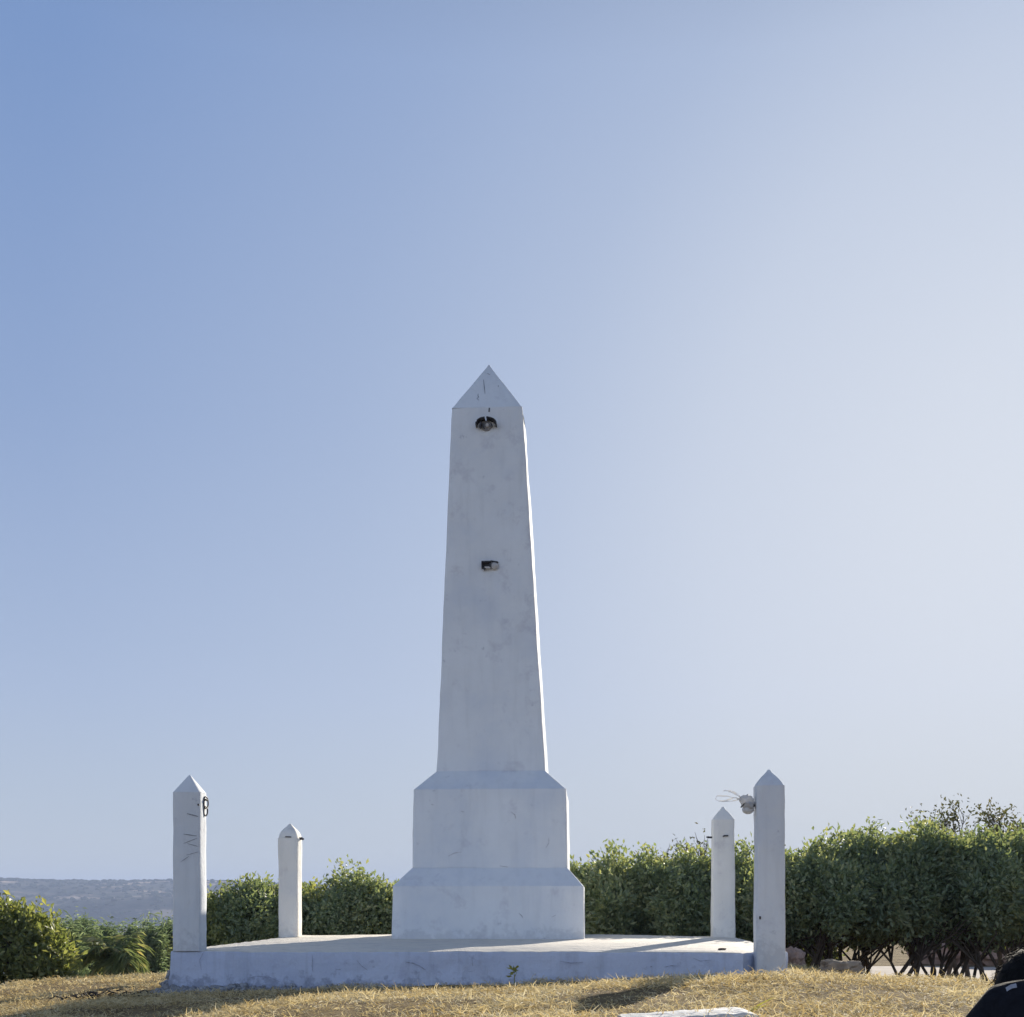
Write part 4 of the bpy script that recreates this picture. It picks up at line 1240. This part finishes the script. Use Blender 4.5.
# ------------------------------------------------------------------ person at the lower right corner, crouched with bowed head
def person():
    Y = 2.35
    base = Vector((1.128, Y, 0)); base.z = gh(base.x, base.y)
    root = empty('person', base, R(184))
    tag(root, 'person in black clothes with dark hair, crouched at the lower right corner', 'person')
    zt = CAM_Z - (948 - 898) * Y / 1200 - base.z       # top of the head
    # local frame: faces -y rotated away; seated with knees drawn up
    sh = zt - 0.10
    def skin_obj(name, verts, edges, radii, mat, sub=2, rootv=0):
        me = bpy.data.meshes.new(name); me.from_pydata([tuple(v) for v in verts], edges, []); me.update()
        o = link(name, me, mat, root)
        sk = o.modifiers.new('skin', 'SKIN'); sk.use_smooth_shade = True
        for i, r_ in enumerate(radii):
            r_ = r_ if isinstance(r_, tuple) else (r_, r_)
            me.skin_vertices[0].data[i].radius = r_
            me.skin_vertices[0].data[i].use_root = (i == rootv)
        ssf = o.modifiers.new('subsurf', 'SUBSURF'); ssf.levels = sub; ssf.render_levels = sub
        return o
    skin = simple('brown_skin', (0.26, 0.14, 0.09), 0.55, 0.08, 20)
    cloth = simple('black_cloth', (0.012, 0.013, 0.018), 0.9, 0.25, 60, 0, 0.3, 0.15)
    hairm = simple('black_hair', (0.006, 0.006, 0.007), 0.75, 0.3, 60, 0, 0.2, 0.1)
    # joints (x across, -y forward)
    J = dict(pelvis=(0, 0.12, 0.11), belly=(0, 0.10, 0.26), chest=(0, 0.03, sh - 0.12), neckb=(0, -0.05, sh), neck=(0, -0.10, sh + 0.02),
             skull=(0, -0.17, zt - 0.115), brow=(0, -0.235, zt - 0.13), chin=(0, -0.245, zt - 0.20),
             shL=(-0.17, -0.01, sh - 0.05), shR=(0.17, -0.01, sh - 0.05), elL=(-0.25, -0.18, sh - 0.26), elR=(0.25, -0.18, sh - 0.26),
             wrL=(-0.10, -0.40, sh - 0.24), wrR=(0.10, -0.40, sh - 0.24),
             hipL=(-0.10, 0.10, 0.11), hipR=(0.10, 0.10, 0.11), knL=(-0.13, -0.30, 0.42), knR=(0.13, -0.30, 0.42), anL=(-0.12, -0.36, 0.06), anR=(0.12, -0.36, 0.06), toL=(-0.13, -0.52, 0.035), toR=(0.13, -0.52, 0.035))
    names = list(J); idx = {k: i for i, k in enumerate(names)}
    rad = dict(pelvis=(.15, .12), belly=(.14, .11), chest=(.15, .12), neckb=.075, neck=.055, skull=(.078, .095), brow=.062, chin=.038, shL=.07, shR=.07, elL=.042, elR=.042,
               wrL=.028, wrR=.028, hipL=.09, hipR=.09, knL=.058, knR=.058, anL=.04, anR=.04, toL=.032, toR=.032)
    E = [('pelvis', 'belly'), ('belly', 'chest'), ('chest', 'neckb'), ('neckb', 'neck'), ('neck', 'skull'), ('skull', 'brow'), ('brow', 'chin'), ('chest', 'shL'), ('chest', 'shR'),
         ('shL', 'elL'), ('elL', 'wrL'), ('shR', 'elR'), ('elR', 'wrR'), ('pelvis', 'hipL'), ('pelvis', 'hipR'), ('hipL', 'knL'), ('knL', 'anL'), ('anL', 'toL'), ('hipR', 'knR'), ('knR', 'anR'), ('anR', 'toR')]
    vs = [J[k] for k in names]; es = [(idx[a], idx[b]) for a, b in E]; rs = [rad[k] for k in names]
    # hands: five fingers each, folded over each other on the knees
    for sgn, w in ((-1, 'wrL'), (1, 'wrR')):
        wx, wy, wz = J[w]
        pi = len(vs); vs.append((wx - sgn * 0.045, wy - 0.03, wz - 0.01)); rs.append((.030, .016)); es.append((idx[w], pi))
        for f in range(4):
            fl = (0.068, 0.078, 0.072, 0.058)[f]
            a = len(vs); by = wy - 0.055 + f * 0.019
            vs.append((wx - sgn * 0.075, by, wz - 0.012)); rs.append(.009); es.append((pi, a))
            vs.append((wx - sgn * (0.075 + fl * .5), by - .003, wz - 0.016)); rs.append(.0085); es.append((a, a + 1))
            vs.append((wx - sgn * (0.075 + fl * .8), by - .003, wz - 0.040)); rs.append(.007); es.append((a + 1, a + 2))
        a = len(vs)
        vs.append((wx - sgn * 0.035, wy - 0.065, wz + 0.0)); rs.append(.011); es.append((pi, a))
        vs.append((wx - sgn * 0.065, wy - 0.085, wz - 0.006)); rs.append(.009); es.append((a, a + 1))
    skin_obj('body', vs, es, rs, skin)
    # shirt: torso and sleeves, one skin
    grow = 0.016
    keys = ['pelvis', 'belly', 'chest', 'neckb', 'shL', 'shR', 'elL', 'elR', 'wrL', 'wrR']
    ii_ = {k: i for i, k in enumerate(keys)}
    def g(r_): return tuple(v + grow for v in r_) if isinstance(r_, tuple) else r_ + grow
    skin_obj('jacket', [J[k] for k in keys], [(ii_[a], ii_[b]) for a, b in E if a in ii_ and b in ii_], [g(rad[k]) for k in keys], cloth)
    keys2 = ['pelvis', 'hipL', 'hipR', 'knL', 'knR', 'anL', 'anR']
    i2 = {k: i for i, k in enumerate(keys2)}
    skin_obj('trousers', [J[k] for k in keys2], [(i2[a], i2[b]) for a, b in E if a in i2 and b in i2], [g(rad[k]) for k in keys2], cloth)
    # small pale reflective strip on the back of the jacket
    dg = bpy.context.evaluated_depsgraph_get(); dg.update()
    jk = [c for c in root.children if c.name.startswith('jacket')][0]; je = jk.evaluated_get(dg)
    o_ = Vector((0, 0, CAM_Z)); mi = je.matrix_world.inverted()
    rows = []
    for (ax, ay) in ((1005.5, 988.5), (1010.5, 985.5), (1016, 984.5)):
        row = []
        for dy in (0, 4.0):
            d_ = Vector(((ax + dy * 0.3 - 512) / 1200, 1, -(ay + dy - 898) / 1200)).normalized()
            ok, loc, nrm, _ = je.ray_cast(mi @ o_, (mi.to_3x3() @ d_).normalized())
            if ok: row.append(loc + nrm * 0.003)
        rows.append(row)
    if all(len(r_) == 2 for r_ in rows):
        bm = bmesh.new(); vv = [[bm.verts.new(p) for p in r_] for r_ in rows]
        for a, b in zip(vv[:-1], vv[1:]): bm.faces.new((a[0], b[0], b[1], a[1]))
        link('pale_strip', bm_mesh('pale_strip', bm), simple('pale_grey_strip', (0.35, 0.36, 0.4), 0.6, 0.2, 80), jk)
    else: print('strip missed', rows)
    # face details and hair
    eye = simple('eye_white', (0.5, 0.5, 0.5), 0.2, 0.05)
    for s in (-1, 1):
        bm = bmesh.new(); bmesh.ops.create_uvsphere(bm, u_segments=10, v_segments=8, radius=0.011, matrix=Matrix.Translation((s * 0.03, -0.292, zt - 0.15)))
        link('eye', bm_mesh('eye', bm, 60), eye, root)
    bm = bmesh.new()
    bmesh.ops.create_uvsphere(bm, u_segments=32, v_segments=20, radius=1, matrix=Matrix.Translation((0, -0.165, zt - 0.105)) @ Matrix.Diagonal((0.094, 0.118, 0.103, 1)))
    for v in list(bm.verts):
        if v.co.z < zt - 0.17 and v.co.y < -0.12: bm.verts.remove(v)
        elif v.co.y < -0.255 and v.co.z < zt - 0.10: bm.verts.remove(v)
    for v in bm.verts:
        v.co += v.normal * 0.006 * noise.noise(v.co * 40)
    rnd = random.Random(2)
    for i in range(500):   # strands catching the light
        t = rnd.uniform(0, 2 * math.pi); e = rnd.uniform(-0.2, 1.5)
        d = Vector((math.cos(t) * math.cos(e), math.sin(t) * math.cos(e), math.sin(e)))
        p = Vector((0, -0.165, zt - 0.105)) + Vector((d.x * 0.094, d.y * 0.118, d.z * 0.103))
        tan = Vector((rnd.uniform(-1, 1), rnd.uniform(-1, 1), rnd.uniform(-1, .2))); tan = (tan - d * tan.dot(d)).normalized()
        q1 = p + d * 0.008 + tan * 0.02; q2 = p + d * rnd.uniform(0.004, 0.013) + tan * 0.045
        s = d.cross(tan) * 0.0007
        a = [bm.verts.new(x_) for x_ in (p - s, p + s, q1 + s, q1 - s, q2)]
        bm.faces.new((a[0], a[1], a[2], a[3])); bm.faces.new((a[3], a[2], a[4]))
    link('hair', bm_mesh('hair', bm, 60), hairm, root)
person()

# ------------------------------------------------------------------ air
def haze():
    bm = bmesh.new()
    box(bm, (0, 0, -12.5), (7600, 7600, 145))
    me = bm_mesh('haze', bm)
    m, n, l, out = new_mat('haze_air')
    pv = n.new('ShaderNodeVolumePrincipled')
    pv.inputs['Color'].default_value = (0.57, 0.70, 1.0, 1)
    pv.inputs['Density'].default_value = 0.00034
    pv.inputs['Anisotropy'].default_value = 0.0
    l.new(pv.outputs[0], out.inputs['Volume'])
    o = link('haze', me, m)
    tag(o, 'thin blue haze over the valley', 'haze', None, 'stuff')
haze()
